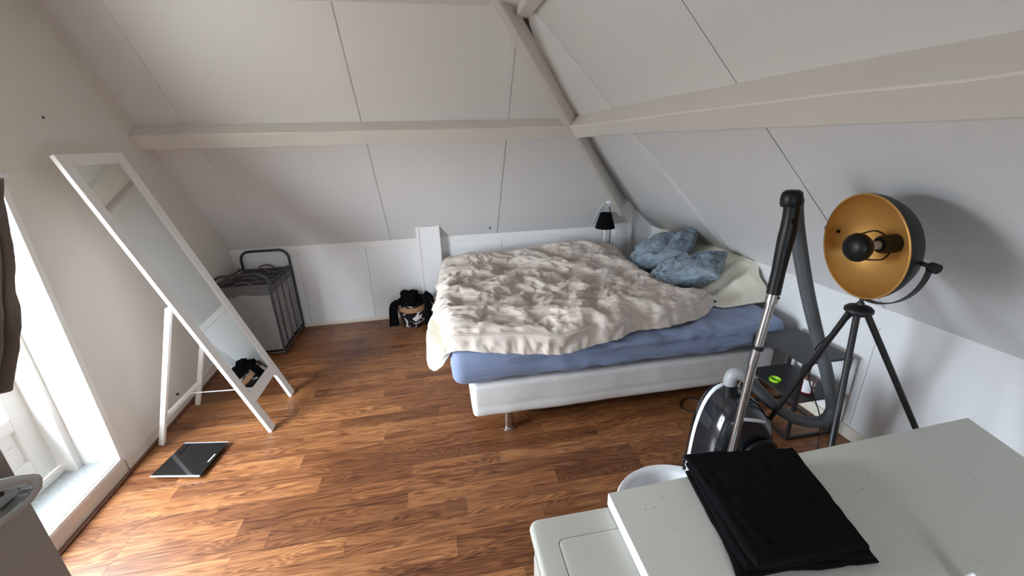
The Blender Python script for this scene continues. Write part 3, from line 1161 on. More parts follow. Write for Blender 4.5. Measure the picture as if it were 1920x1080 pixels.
# ------------------------------------------------------------------ cream quilt slipping out below the duvet
ny, nx = 60, 44
vv, uu = np.mgrid[0:ny, 0:nx]
uu, vv = uu / (nx - 1), vv / (ny - 1)
Q = np.zeros((ny, nx, 3))
pth = np.array([tuple(q) for q in spline([(-.10, 2.98, .09), (-.13, 2.78, .13), (-.135, 2.58, .185), (-.095, 2.45, .205), (-.035, 2.395, .115), (.02, 2.40, .03)], nx)])
inn = np.array([tuple(q) for q in spline([(.08, 2.98, 0), (.07, 2.78, 0), (.07, 2.60, 0), (.08, 2.52, 0), (.09, 2.48, 0), (.10, 2.46, 0)], nx)])
L = pth[:, 2][None] + .012 * np.sin(uu * 23)
t1 = np.clip(vv / .3, 0, 1)
t2 = np.clip((vv - .3) / .7, 0, 1)
Q[..., 0] = inn[:, 0][None] * (1 - t1) + pth[:, 0][None] * t1 + .02 * t2 * (.4 - t2)
Q[..., 1] = inn[:, 1][None] * (1 - t1) + pth[:, 1][None] * t1
Q[..., 2] = .680 - .012 * t1 ** 2 - L * t2
w = .016 * fbm(uu * 6, vv * 1.6, 0, 5, 3) + .012 * np.abs(fbm(uu * 12, vv * 3, 2, 6, 2))
Q[..., 0] -= np.clip(w, -.01, .04) * t1 * .6
Q[..., 1] -= np.clip(w, -.01, .04) * t1 * .8
quilt = grid_mesh('quilt', Q, M['quilt'], thick=.014, subsurf=1)
tag(quilt, 'cream quilt slipping out below the duvet over the foot end of the bed', 'quilt')


# ------------------------------------------------------------------ pillows
def pillow(name, label, loc, size, h, rot, seed, crease, mat, cat='pillow', amp=1.0, group=None):
    n = 84
    vv, uu = np.mgrid[0:n, 0:n]
    s = np.sin((uu / (n - 1) - .5) * math.pi)
    t = np.sin((vv / (n - 1) - .5) * math.pi)
    R = Matrix.LocRotScale(Vector(loc), Quaternion((1, 0, 0, 0)), None).to_3x3()
    from mathutils import Euler
    R = np.array(Euler(rot).to_matrix())
    parts = []
    for sg in (1, -1):
        env = (np.clip(1 - np.abs(s) ** 2.6, 0, 1) * np.clip(1 - np.abs(t) ** 2.6, 0, 1)) ** .42
        pin = 1 - .09 * (np.abs(s) ** 3) * (1 - np.abs(t) ** 2) * 0 - .07 * (1 - np.abs(s) ** 2) * np.abs(t) ** 3
        pin2 = 1 - .07 * (1 - np.abs(t) ** 2) * np.abs(s) ** 3
        X, Y = s * size[0] / 2 * pin2, t * size[1] / 2 * pin
        z = sg * h / 2 * env
        wr = np.abs(fbm(s * 2.2 + 3, t * 2.2, sg * 5, seed, 4))
        wf = np.abs(fbm(s * 6 + 3, t * 6, sg * 5, seed + 3, 3))
        z = z - sg * env * amp * (.045 * wr + .018 * wf)
        for (cx, cy, ang, wd, dp) in crease:
            q = (s - cx) * math.sin(ang) - (t - cy) * math.cos(ang) + .12 * vnoise(s * 3, t * 3, 0, seed + 9)
            z = z - sg * dp * env * np.exp(-(q / wd) ** 2)
        edge = (1 - env)
        z = z + .018 * amp * edge * fbm(s * 4, t * 4, 0, seed + 20, 2)
        X = X + .015 * amp * fbm(s * 3, t * 3, 2, seed + 30, 2)
        Y = Y + .015 * amp * fbm(s * 3, t * 3, 6, seed + 31, 2)
        G = np.stack([X, Y, z], -1) @ R.T + np.array(loc)
        parts.append(G if sg > 0 else G[:, ::-1])
    uv = np.stack([uu / (n - 1) * size[0] / .5, vv / (n - 1) * size[1] / .5], -1)
    a = grid_mesh(name, parts[0], mat, uv=uv)
    b = grid_mesh(name + '_under', parts[1], mat, uv=uv)
    bm = bmesh.new()
    bm.from_mesh(a.data)
    bm.from_mesh(b.data)
    bm.to_mesh(a.data)
    bm.free()
    bpy.data.objects.remove(b)
    tag(a, label, cat, group)
    return a


pillow('pillow', 'blue printed pillow leaning in the corner, nearer the back wall', (2.12, 3.56, .868), (.66, .50, .22), .27, (math.radians(24), math.radians(-24), math.radians(-52)), 3,
       ((.35, .0, 1.3, .16, .05), (-.2, -.3, .3, .14, .04)), M['pattern'])
pillow('pillow', 'blue printed pillow lying in front on the blue sheet', (2.06, 3.04, .826), (.62, .46, .2), .26, (math.radians(12), math.radians(-20), math.radians(-48)), 8,
       ((-.35, .1, 1.0, .13, .05), (.15, .4, .2, .15, .045)), M['pattern'])

# ------------------------------------------------------------------ cream spread over the bolster along the wall
ny, nx = 90, 120
vv, uu = np.mgrid[0:ny, 0:nx]
uu, vv = uu / (nx - 1), vv / (ny - 1)
# profile across: from the mattress up the face to the wall; length along y
y = 2.60 + 1.62 * uu
prof = np.array([(2.11, .674), (2.20, .695), (2.285, .76), (2.33, .82), (2.40, .875), (2.47, .915), (2.515, .925), (2.535, .93)])
pp = np.linspace(0, 1, len(prof))
Q = np.stack([np.interp(vv, pp, prof[:, 0]), y, np.interp(vv, pp, prof[:, 1])], -1)
h = np.interp(uu, [0, .03, .10, .16, 1], [.0, .25, .80, 1.0, 1.0])
fold = fbm(uu * 3.2, vv * 1.1, 0, 61, 3) * .5 + .5 * np.sin(uu * 34 + 3 * vv)
k = np.exp(-((uu - .10) / .16) ** 2)
Q[..., 0] -= .024 * fbm(uu * 4, vv * 2, 0, 60, 3) + .045 * k * (np.sin(uu * 70 + 2 * vv) + .5 * np.sin(uu * 31)) * (1 - vv * .7)
Q[..., 2] += .012 * fbm(uu * 5, vv * 2, 3, 62, 3) * np.sin(vv * math.pi)
# the near end falls down to the sheet
yend = np.interp(uu, [0, .16], [-.055, 0])
Q[..., 1] += yend * (1 - vv * .6)
Q[..., 2] = .674 + (Q[..., 2] - .674) * h
spread = grid_mesh('bedspread', Q, M['cream'], thick=.012, subsurf=1)
tag(spread, 'cream bedspread draped over the raised head end by the right wall', 'bedspread')
bolster = MB().prism([(2.30, 2.80, .68), (2.54, 2.80, .68), (2.54, 2.80, .90), (2.50, 2.80, .88), (2.36, 2.80, .79)], (0, 1.35, 0)).build('bolster', M['cream'], spread)

# ------------------------------------------------------------------ little table lamp behind the bed corner
ped = MB().box((1.72, 4.245, 0), (1.98, 4.40, .60))
ped = ped.build('shelf_box', M['knee'], bevel=.004)
tag(ped, 'low white box behind the bed under the small lamp', 'box')
tl = thing('table_lamp', 'small table lamp with black cone shade in the back corner', 'lamp', (1.848, 4.322, .60))
MB().lathe([(0, .60), (.055, .60), (.055, .615), (.03, .63), (.016, .65), (.014, .70), (.022, .72), (.026, .76), (.020, .81), (.013, .86), (.012, .89), (.020, .90), (.020, .925), (.010, .935), (.010, 1.02), (0, 1.02)], 24, (1.848, 4.322, 0)).build('base', M['lampwhite'], tl, smooth=True)
MB().lathe([(.107, .956), (.111, .958), (.062, 1.126), (.059, 1.125), (.107, .956)], 40, (1.848, 4.322, 0)).build('lamp_shade', M['blackcloth'], tl, smooth=True)
c0 = Vector((1.848, 4.322, 1.12))
for an in (0.4, 2.5, 4.6):
    MB().tube([c0, c0 + Vector((.06 * math.cos(an), .06 * math.sin(an), 0))], .0022, 6).build('shade_arm', M['black_metal'], tl)
MB().tube([c0, c0 - Vector((0, 0, .10))], .006, 8).build('shade_carrier', M['black_metal'], tl)
# cable: black from below the shade up to the clip, white from the clip to the wall
MB().tube(spline([(1.915, 4.33, .60), (1.915, 4.33, .80), (1.915, 4.33, .95), (1.910, 4.33, 1.08), (1.890, 4.30, 1.15), (1.872, 4.285, 1.20)], 40), .0055, 8).build('cable', M['cable'], tl, smooth=True)
MB().tube(spline([(1.872, 4.285, 1.20), (1.855, 4.28, 1.245), (1.82, 4.29, 1.25), (1.76, 4.34, 1.14), (1.715, 4.42, .98)], 40), .004, 8).build('white_cable', M['cable_white'], tl, smooth=True)
hk = MB().box((1.835, 4.262, 1.236), (1.882, 4.297, 1.270)).build('cable_clip', M['whiteplastic'], bevel=.006)
tag(hk, 'white cable clip at the foot of the hip beam', 'clip')

# ================================================================== MIRROR
mir = thing('standing_mirror', 'white framed standing mirror leaning back by the left wall', 'mirror', (-1.31, 2.92, 0))
mo, mu = Vector((-1.31, 0, 0)), Vector((-.676, 0, 1.905)).normalized()
mn = Vector((mu.z, 0, -mu.x))
mlen = 2.02


def mp(y, s, n=0.0):
    return mo + mu * s + mn * n + Vector((0, y, 0))


ML, MR = 2.665, 3.178


def mbox(y0, y1, s0, s1, n0, n1):
    return MB().hexa([mp(y0, s0, n0), mp(y1, s0, n0), mp(y1, s1, n0), mp(y0, s1, n0)], [mp(y0, s0, n1), mp(y1, s0, n1), mp(y1, s1, n1), mp(y0, s1, n1)])


for nm, a in (('stile', (ML, ML + .07, .0, mlen)), ('stile', (MR - .07, MR, .0, mlen)), ('top_rail', (ML + .07, MR - .07, 1.955, mlen)), ('bottom_rail', (ML + .07, MR - .07, .237, .315))):
    o = mbox(*a, -.012, .012).build(nm, M['mirror_white'], mir, bevel=.002)
mbox(ML + .066, MR - .066, .31, 1.96, -.010, .004).build('mirror_glass', M['mirror'], mir)
mbox(ML + .02, MR - .02, .25, 2.0, -.016, -.011).build('back_board', M['mirror_white'], mir)
for y in (ML + .025, MR - .025):
    o = MB().bar((-1.697, y, .99), (-2.012, y, .004), .030, .030, (0, 1, 0)).build('rear_leg', M['mirror_white'], mir, bevel=.002)
MB().bar((-1.949, ML + .04, .20), (-1.949, MR - .04, .20), .020, .030).build('crossbar', M['mirror_white'], mir, bevel=.002)
rope = MB().tube(spline([(-2.035, 3.03, .185), (-1.74, 2.875, .265), (-1.44, 2.72, .345)], 30), .003, 8)
rope.build('cord', M['rope'], mir, smooth=True)
MB().lathe([(0, .02), (.008, .02), (.008, 0), (0, 0)], 10, (-2.052, 3.03, .185), (1, 0, 0)).build('wall_hook', M['black_metal'], mir)

# ================================================================== LAUNDRY SORTER
ls = thing('laundry_sorter', 'grey laundry sorter on a black tube frame in the back left corner', 'laundry sorter', (-1.83, 4.18, 0))
LX0, LX1, LY0, LY1 = -2.045, -1.585, 3.88, 4.50


def arch(y, top, z0=0.0):
    r = .09
    pts = [(LX1, y, z0), (LX1, y, top - r)]
    for i in range(1, 7):
        a = i / 6 * math.pi / 2
        pts.append((LX1 - r + r * math.cos(a), y, top - r + r * math.sin(a)))
    for i in range(0, 7):
        a = math.pi / 2 + i / 6 * math.pi / 2
        pts.append((LX0 + r + r * math.cos(a), y, top - r + r * math.sin(a)))
    pts.append((LX0, y, z0))
    return pts


MB().tube(arch(LY1, .905), .0125, 10).build('rear_arch', M['rackmetal'], ls, smooth=True)
MB().tube(arch(LY0, .835), .0115, 10).build('front_arch', M['rackmetal'], ls, smooth=True)
for x in (LX0, LX1):
    MB().tube([(x, LY0, .735), (x, LY1, .735)], .009, 8).build('top_rail', M['rackmetal'], ls, smooth=True)
    MB().tube([(x, LY0, .035), (x, LY1, .035)], .009, 8).build('bottom_rail', M['rackmetal'], ls, smooth=True)
for y in (LY0, LY1):
    MB().tube([(LX0, y, .035), (LX1, y, .035)], .009, 8).build('bottom_rail', M['rackmetal'], ls, smooth=True)
nb = 4
bw = (LY1 - LY0 - .03) / nb
for i in range(nb):
    y0, y1 = LY0 + .015 + i * bw + .006, LY0 + .015 + (i + 1) * bw - .006

    def bag_fn(P, N, i=i):
        zz = P[..., 2]
        d = .012 * fbm(P[..., 0] * 6, P[..., 1] * 8 + i * 7, zz * 3.5, 50 + i, 3) * np.clip((.72 - zz) / .1, .2, 1)
        Q = P + N * d[..., None]
        return Q
    # open box: four sides and a bottom, rim darker
    mb = rbox_grid((LX0 + .025, y0, .05), (LX1 - .018, y1, .63), .012, .03, bag_fn)
    b = mb.build('bag', M['bagcloth'], ls, smooth=True, weld=True, angle=70)
    rim = MB()
    t = .004
    xa, xb = LX0 + .022, LX1 - .014
    za, zb = .62, .725
    rim.box((xa, y0 - .002, za), (xb, y0 + t, zb)).box((xa, y1 - t, za), (xb, y1 + .002, zb)).box((xa, y0, za), (xa + t, y1, zb))
    rim.hexa([(xb - t, y0, za), (xb, y0, za), (xb, y1, za), (xb - t, y1, za)], [(xb - t, y0, zb - .03), (xb, y0, zb - .03), (xb, y1, zb - .03), (xb - t, y1, zb - .03)])
    rim.build('rim', M['bagdark'], b)
    for yy in (y0, y1):
        pts = [(-1.815 + .075 * math.cos(a), yy, .71 + .05 * math.sin(a)) for a in np.linspace(0, math.pi, 12)]
        MB().tube(pts, .006, 6).build('handle', M['bagdark'], b, smooth=True)
    for x in (LX0, LX1):
        pts = [(x + .016 * math.cos(a), (y0 + y1) / 2, .733 + .016 * math.sin(a)) for a in np.linspace(-.6, math.pi + .6, 12)]
        MB().tube(pts, .005, 6).build('hook', M['bagdark'], b, smooth=True)
    MB().box((LX1 - .024, y0 + .004, .05), (LX1 - .010, y0 + .020, .70)).build('edge_binding', M['bagdark'], b, bevel=.003)

# ================================================================== BASKET WITH BLACK CLOTHES
bk = thing('basket', 'round black and silver basket with a tan leather band', 'basket', (-.372, 4.345, 0))
cx, cy = -.372, 4.335
MB().lathe([(0, .004), (.118, .004), (.124, .01), (.158, .20), (.162, .27), (.156, .27), (.150, .20), (.118, .015), (0, .015)], 40, (cx, cy, 0)).build('basket_body', M['basket'], bk, smooth=True)
pts = [(cx + .166 * math.cos(a), cy + .166 * math.sin(a), .232 + .012 * math.cos(2 * a)) for a in np.linspace(math.pi * 1.04, math.pi * 1.96, 30)]
hb = MB()
for p, q in zip(pts, pts[1:]):
    n1 = Vector((p[0] - cx, p[1] - cy, 0)).normalized() * .006
    n2 = Vector((q[0] - cx, q[1] - cy, 0)).normalized() * .006
    p, q = Vector(p), Vector(q)
    w = Vector((0, 0, .027))
    hb.hexa([p - w, p - w + n1, p + w + n1, p + w], [q - w, q - w + n2, q + w + n2, q + w])
hb.build('leather_band', M['leather'], bk, weld=True)


def blob(name, c, size, seed, mat, parent=None, amp=.25, n=40, freq=2.0):
    vv, uu = np.mgrid[0:n, 0:2 * n]
    th, ph = vv / (n - 1) * math.pi, uu / (2 * n - 1) * 2 * math.pi
    x, y, z = np.sin(th) * np.cos(ph), np.sin(th) * np.sin(ph), np.cos(th)
    r = 1 + amp * fbm(x * freq, y * freq, z * freq, seed, 4) - amp * .7 * np.abs(fbm(x * freq * 2.5, y * freq * 2.5, z * freq * 2.5, seed + 4, 2))
    return np.stack([c[0] + x * r * size[0], c[1] + y * r * size[1], c[2] + z * r * size[2]], -1)


G = blob('', (cx - .01, cy, .285), (.135, .135, .125), 12, None, amp=.22)
cl = grid_mesh('clothes', G, M['blackcloth2'])
tag(cl, 'black clothes heaped in the round basket', 'clothes')
# a sleeve tied at the right and two ends hanging down
G = blob('', (cx + .165, cy - .06, .325), (.062, .05, .055), 31, None, amp=.25)
grid_mesh('knot', G, M['blackcloth2'], cl)


def strip(name, pts, w, mat, parent, seed, side=(1, 0, 0)):
    n, k = 40, 9
    S = np.array([tuple(p) for p in spline(pts, n)])
    sd = np.array(Vector(side).normalized())
    G = np.zeros((n, k, 3))
    for j in range(k):
        t = j / (k - 1) - .5
        G[:, j] = S + sd * (np.interp(np.linspace(0, 1, n), np.linspace(0, 1, len(w)), w) * t)[:, None]
        G[:, j, 1] += .010 * np.cos(t * 9 + seed) - .006 * fbm(np.linspace(0, 3, n), t * 3, 0, seed, 2)
    return grid_mesh(name, G, mat, parent, thick=.012)


strip('sleeve', [(cx - .13, cy - .09, .33), (cx - .172, cy - .13, .30), (cx - .19, cy - .15, .20), (cx - .195, cy - .16, .06)], [.07, .09, .085, .10], M['blackcloth2'], cl, 2)
strip('sleeve', [(cx + .15, cy - .07, .33), (cx + .178, cy - .12, .28), (cx + .188, cy - .14, .17), (cx + .20, cy - .15, .03)], [.05, .08, .12, .15], M['blackcloth2'], cl, 5)
strip('sleeve', [(cx + .16, cy - .08, .345), (cx + .21, cy - .12, .335), (cx + .245, cy - .14, .30)], [.05, .055, .06], M['blackcloth2'], cl, 7, (0, 0, 1))

# ================================================================== BATHROOM SCALE
sc = thing('bathroom_scale', 'black glass bathroom scale lying on the floor by the door', 'scale', (-1.71, 2.455, 0))
q = [Vector((-1.882, 2.347, 0)), Vector((-1.577, 2.287, 0)), Vector((-1.545, 2.577, 0)), Vector((-1.838, 2.627, 0))]
up = Vector((0, 0, .024))
MB().hexa([p + up for p in q], [p + up + Vector((0, 0, .006)) for p in q]).build('glass_plate', M['scale_glass'], sc, bevel=.0012)
e1, e2 = (q[1] - q[0]).normalized(), (q[3] - q[0]).normalized()
for a, b, n in ((q[0], q[1], -e2), (q[3], q[2], e2)):
    a, b = a + up, b + up
    MB().hexa([a, b, b + n * .008, a + n * .008], [p + Vector((0, 0, .007)) for p in (a, b, b + n * .008, a + n * .008)]).build('edge_strip', M['scale_edge'], sc)
for a in (.12, .88):
    for b in (.12, .88):
        c = q[0].lerp(q[1], a).lerp(q[3].lerp(q[2], a), b)
        MB().lathe([(0, .0245), (.022, .0245), (.022, .004), (.018, 0), (0, 0)], 16, (c.x, c.y, 0)).build('foot', M['blackplastic'], sc)
mid = q[0].lerp(q[3], .5)
c = q[1].lerp(q[2], .5) - e1 * .020 + up + Vector((0, 0, .0062))
MB().hexa([c - e2 * .035 - e1 * .004, c - e2 * .035 + e1 * .004, c + e2 * .035 + e1 * .004, c + e2 * .035 - e1 * .004],
          [p + Vector((0, 0, .0006)) for p in (c - e2 * .035 - e1 * .004, c - e2 * .035 + e1 * .004, c + e2 * .035 + e1 * .004, c + e2 * .035 - e1 * .004)]).build('printed_mark', M['label'], sc)

# ================================================================== SIDE TABLE
st = thing('side_table', 'black steel side table with two shelves by the head of the bed', 'side table', (2.31, 2.07, 0))
TX0, TX1, TY0, TY1, TT = 2.135, 2.492, 1.835, 2.268, .585
MB().box((TX0, TY0, TT - .014), (TX1, TY1, TT)).build('table_top', M['shelf_black'], st, bevel=.002)
MB().box((TX0 + .004, TY0 + .004, .288), (TX1 - .004, TY1 - .004, .300)).build('shelf', M['shelf_black'], st, bevel=.002)
for x in (TX0 + .010, TX1 - .010):
    for y in (TY0 + .010, TY1 - .010):
        MB().box((x - .009, y - .009, 0), (x + .009, y + .009, TT - .014)).build('leg', M['black_metal'], st, bevel=.001)
for y in (TY0 + .010, TY1 - .010):
    MB().box((TX0 + .019, y - .008, .002), (TX1 - .019, y + .008, .018)).build('foot_bar', M['black_metal'], st)
for x in (TX0 + .010, TX1 - .010):
    MB().box((x - .008, TY0 + .019, .002), (x + .008, TY1 - .019, .018)).build('foot_bar', M['black_metal'], st)

# things on its lower shelf
ld = thing('lime_lid', 'lime green small round lid lying on the lower shelf of the black side table', 'dish', (2.210, 2.085, .300))  # a loose round plastic lid
MB().lathe([(0, .002), (.026, .002), (.030, .014), (.036, .016), (.037, .010), (.034, 0), (0, 0)], 32, (2.210, 2.085, .300)).build('lid_body', M['lime'], ld, smooth=True)
MB().lathe([(0, .006), (.008, .006), (.010, .0022), (.010, .0018)], 20, (2.213, 2.082, .300)).build('hub', M['lime'], ld, smooth=True)
jr = thing('jar', 'jar of dark red contents with a white label on the lower shelf', 'jar', (2.300, 1.925, .300))
jo = (2.300, 1.925, .300)
MB().lathe([(0, .001), (.042, .001), (.046, .008), (.046, .092), (.044, .097), (0, .097)], 32, jo).build('contents', M['jar_red'], jr, smooth=True)
MB().lathe([(.0475, .003), (.0475, .135), (.043, .146), (.043, .158), (.0, .158)], 32, jo).build('clear_wall', M['clear'], jr, smooth=True)
for a0, a1, mt, z0, z1 in ((3.35, 4.35, 'label', .018, .108), (4.62, 4.80, 'label', .02, .05), (4.62, 4.80, 'label', .07, .10), (5.05, 6.0, 'greyplastic', .018, .105)):
    mb = MB()
    aa = np.linspace(a0, a1, 10)
    for p, q in zip(aa, aa[1:]):
        mb.hexa([Vector(jo) + Vector((.0478 * math.cos(p), .0478 * math.sin(p), z0)), Vector(jo) + Vector((.0478 * math.cos(q), .0478 * math.sin(q), z0)), Vector(jo) + Vector((.0478 * math.cos(q), .0478 * math.sin(q), z1)), Vector(jo) + Vector((.0478 * math.cos(p), .0478 * math.sin(p), z1))],
                [Vector(jo) + Vector((.0488 * math.cos(p), .0488 * math.sin(p), z0)), Vector(jo) + Vector((.0488 * math.cos(q), .0488 * math.sin(q), z0)), Vector(jo) + Vector((.0488 * math.cos(q), .0488 * math.sin(q), z1)), Vector(jo) + Vector((.0488 * math.cos(p), .0488 * math.sin(p), z1))])
    mb.build('label', M[mt], jr, weld=True)

# ================================================================== TRIPOD FLOOR LAMP
hub = Vector((1.684, 1.276, 1.228))
lamp = thing('floor_lamp', 'black tripod floor lamp with a gold lined bowl shade', 'lamp', (hub.x, hub.y, 0))
for ft, off in (((1.725, 1.75, 0), (.0, .03, 0)), ((1.264, .848, 0), (-.022, -.015, 0)), ((2.283, .90, 0), (.03, -.012, 0))):
    a, b = hub + Vector(off) + Vector((0, 0, -.02)), Vector(ft)
    MB().tube([a, b], [.0125, .0105], 14).build('leg', M['black_metal'], lamp, smooth=True)
MB().lathe([(0, .028), (.012, .028), (.014, .018), (.040, .010), (.050, 0), (.050, -.012), (.040, -.022), (.022, -.032), (0, -.032)], 32, hub).build('hub', M['black_metal'], lamp, smooth=True)
MB().tube([hub + Vector((0, 0, .02)), hub + Vector((0, 0, .048))], .0075, 12).build('pivot', M['black_metal'], lamp, smooth=True)
# bowl: opening faces the camera's left
sc_c = Vector((1.606, 1.271, 1.497))             # middle of the opening
ax = Vector((.98, -.19, .10)).normalized()       # into the bowl
R0 = .204
outp = [(R0, 0), (R0 * .995, .020), (R0 * .95, .045), (R0 * .86, .074), (R0 * .72, .100), (R0 * .48, .120), (R0 * .25, .129), (0, .132)]
inn = [(r - .0045 if r > .01 else 0, h - .004) for r, h in outp]
inn[0] = (R0 - .0045, 0)
MB().lathe(outp, 64, sc_c, ax).build('bowl', M['black_metal'], lamp, smooth=True)
MB().lathe(inn, 64, sc_c, ax).build('gold_lining', M['gold'], lamp, smooth=True)
MB().tube([sc_c + (Quaternion(ax, a) @ ax.orthogonal().normalized()) * (R0 - .002) for a in np.linspace(0, 2 * math.pi, 65)[:-1]], .0035, 8, closed=True).build('rim', M['gold'], lamp, smooth=True)
# bulb cap in front, socket behind, and the wires that carry the cap
sx = (Vector((1, 0, 0)) - ax * ax.x).normalized()
sz = sx.cross(ax).normalized()
if sz.z < 0:
    sz = -sz
capc = sc_c + ax * -.022
MB().lathe([(.0, -.034), (.024, -.031), (.042, -.022), (.053, -.010), (.057, .004), (.054, .020), (.043, .034), (.030, .040), (.0, .040)], 40, capc, ax).build('cap', M['blackplastic'], lamp, smooth=True)
soc = sc_c + ax * .085
MB().lathe([(0, .055), (.036, .055), (.036, -.010), (.030, -.022), (.0, -.022)], 32, soc, ax).build('socket', M['blackplastic'], lamp, smooth=True)
MB().tube([soc - ax * .02, capc + ax * .045], .0165, 20).build('bulb_neck', M['greyplastic'], lamp, smooth=True)
for s in (1, -1):
    pts = [capc + ax * .02 + sz * s * .050, capc + ax * .075 + sz * s * .058, soc - ax * .01 + sz * s * .052, soc + ax * .012 + sz * s * .034]
    MB().tube(spline(pts, 16), .0032, 8).build('cap_wire', M['black_metal'], lamp, smooth=True)
# fork: flat strap from pivot under the bowl to the two side screws
piv = hub + Vector((0, 0, .050))
side = Vector((-.17, -.98, .03)).normalized()
bc = sc_c + ax * .050
RF = .222
dwn = (piv - bc)
dwn = dwn.normalized()
side = (side - dwn * side.dot(dwn)).normalized()
rad = (piv - bc).length
strap = MB()
th = [a for a in np.linspace(-math.pi * .52, math.pi * .52, 41)]
thick, wid = .004, .022
wd = side.cross(dwn).normalized()
sec = []
for a in th:
    r = rad * math.cos(a) ** 2 + RF * math.sin(a) ** 2
    d = dwn * math.cos(a) + side * math.sin(a)
    p = bc + d * r
    sec.append([p - wd * wid / 2, p + wd * wid / 2, p + wd * wid / 2 + d * thick, p - wd * wid / 2 + d * thick])
for s_ in sec:
    strap.v += [tuple(q) for q in s_]
for i in range(len(sec) - 1):
    for j in range(4):
        strap.f.append((i * 4 + j, i * 4 + (j + 1) % 4, i * 4 + 4 + (j + 1) % 4, i * 4 + 4 + j))
strap.f += [(0, 1, 2, 3), tuple(len(sec) * 4 - 4 + j for j in (3, 2, 1, 0))]
strap.build('fork', M['black_metal'], lamp, smooth=True)
for s in (1, -1):
    e = bc + side * s * RF
    MB().tube([bc + side * s * (R0 * .93), e + side * s * .012], .0075, 12).build('side_screw', M['black_metal'], lamp, smooth=True)
    MB().lathe([(0, -.012), (.017, -.012), (.017, .012), (0, .012)], 20, e + side * s * .014, side).build('knob', M['blackplastic'], lamp, smooth=True)
e = sc_c + ax * .05 - side * (R0 * .93)
MB().lathe([(0, .006), (.007, .006), (.009, 0), (0, 0)], 16, e, side).build('screw_head', M['blackplastic'], lamp, smooth=True)
# cord of the lamp
MB().tube(spline([hub + Vector((.01, .02, -.03)), (1.70, 1.42, .98), (1.80, 1.50, .89), (1.865, 1.55, .82), (1.93, 1.62, .66), (2.03, 1.64, .49), (2.13, 1.66, .33), (2.16, 1.65, .18), (2.11, 1.60, .03), (2.06, 1.52, .007), (2.12, 1.40, .006)], 80), .0035, 8).build('cord', M['cable'], lamp, smooth=True)

# ================================================================== VACUUM CLEANER
vc = thing('vacuum_cleaner', 'dark canister vacuum cleaner parked upright with steel wand and grey hose', 'vacuum cleaner', (1.54, 1.63, 0))


def vp(x, z, y):                 # the canister stands upright and leans a little
    return Vector((x, y + .10 * (z - .25), z))


def arch_prof(k, n=40):
    """outline of the canister seen from its underside, scaled by k about its middle"""
    pts = [(1.295, .03), (1.31, .16), (1.330, .31), (1.355, .42), (1.392, .515), (1.445, .58), (1.510, .602), (1.575, .588), (1.638, .540), (1.690, .46), (1.722, .36), (1.742, .25), (1.752, .14), (1.755, .03)]
    cx_, cz_ = 1.53, .26
    P = spline([(cx_ + (x - cx_) * k, cz_ + (z - cz_) * k, 0) for x, z in pts], n)
    return [(p.x, max(p.y, .012)) for p in P]


def loft_prof(rings, name, mat, parent, **kw):
    mb = MB()
    n = len(rings[0])
    for rg in rings:
        mb.v += [tuple(p) for p in rg]
    for i in range(len(rings) - 1):
        for j in range(n):
            j2 = (j + 1) % n
            mb.f.append((i * n + j, i * n + j2, (i + 1) * n + j2, (i + 1) * n + j))
    mb.f.append(tuple(range(n))[::-1])
    mb.f.append(tuple((len(rings) - 1) * n + j for j in range(n)))
    return mb.build(name, mat, parent, smooth=True, **kw)


rings = []
for y, k in ((1.50, .70), (1.503, .78), (1.515, .86), (1.54, .935), (1.58, .975), (1.63, .985), (1.70, .985), (1.745, .93), (1.765, .84)):
    rings.append([vp(x, z, y) for x, z in arch_prof(k)])
loft_prof(rings, 'canister', M['vacbody'], vc, angle=50)
# white bumper band around the rim
band = MB()
A, B_, C_, D_ = arch_prof(.975), arch_prof(1.0), arch_prof(1.0), arch_prof(.975)
for j in range(len(A) - 1):
    q0 = [vp(*A[j], 1.682), vp(*B_[j], 1.688), vp(*C_[j], 1.706), vp(*D_[j], 1.712)]
    q1 = [vp(*A[j + 1], 1.682), vp(*B_[j + 1], 1.688), vp(*C_[j + 1], 1.706), vp(*D_[j + 1], 1.712)]
    if j < 22:
        band.hexa(q0, q1)
band.build('bumper', M['whiteplastic'], vc, weld=True, smooth=True)
band = MB()
for j in range(22, len(A) - 1):
    q0 = [vp(*A[j], 1.682), vp(*B_[j], 1.688), vp(*C_[j], 1.706), vp(*D_[j], 1.712)]
    q1 = [vp(*A[j + 1], 1.682), vp(*B_[j + 1], 1.688), vp(*C_[j + 1], 1.706), vp(*D_[j + 1], 1.712)]
    band.hexa(q0, q1)
band.build('bumper', M['blackplastic'], vc, weld=True, smooth=True)
# side skirt with a sheen, carrying grip, recessed wheel dish
MB().tube([vp(1.450, .520, 1.508), vp(1.495, .514, 1.500), vp(1.56, .498, 1.500), vp(1.612, .476, 1.508)], [.008, .010, .010, .008], 12).build('grip', M['whiteplastic'], vc, smooth=True)
MB().lathe([(.105, .0), (.112, -.012), (.108, -.022), (.092, -.024), (.082, -.012), (.060, -.006), (.030, -.004), (.028, -.014), (.012, -.018), (0, -.018)], 40, vp(1.590, .285, 1.505), (0, 1, .10)).build('wheel_dish', M['blackplastic'], vc, smooth=True)
MB().lathe([(0, -.008), (.010, -.006), (.012, 0), (0, .002)], 20, vp(1.590, .285, 1.487), (0, 1, .1)).build('axle_cap', M['greyplastic'], vc, smooth=True)
for x in (1.33, 1.725):
    MB().lathe([(0, -.025), (.060, -.025), (.066, -.018), (.066, .018), (.060, .025), (0, .025)], 32, (x, 1.66, .068), (1, 0, 0)).build('wheel', M['blackplastic'], vc, smooth=True)
MB().tube([vp(1.275, .20, 1.56), vp(1.285, .25, 1.555), vp(1.30, .28, 1.555), vp(1.312, .27, 1.56)], [.012, .018, .015, .006], 12).build('tail_clip', M['whiteplastic'], vc, smooth=True)
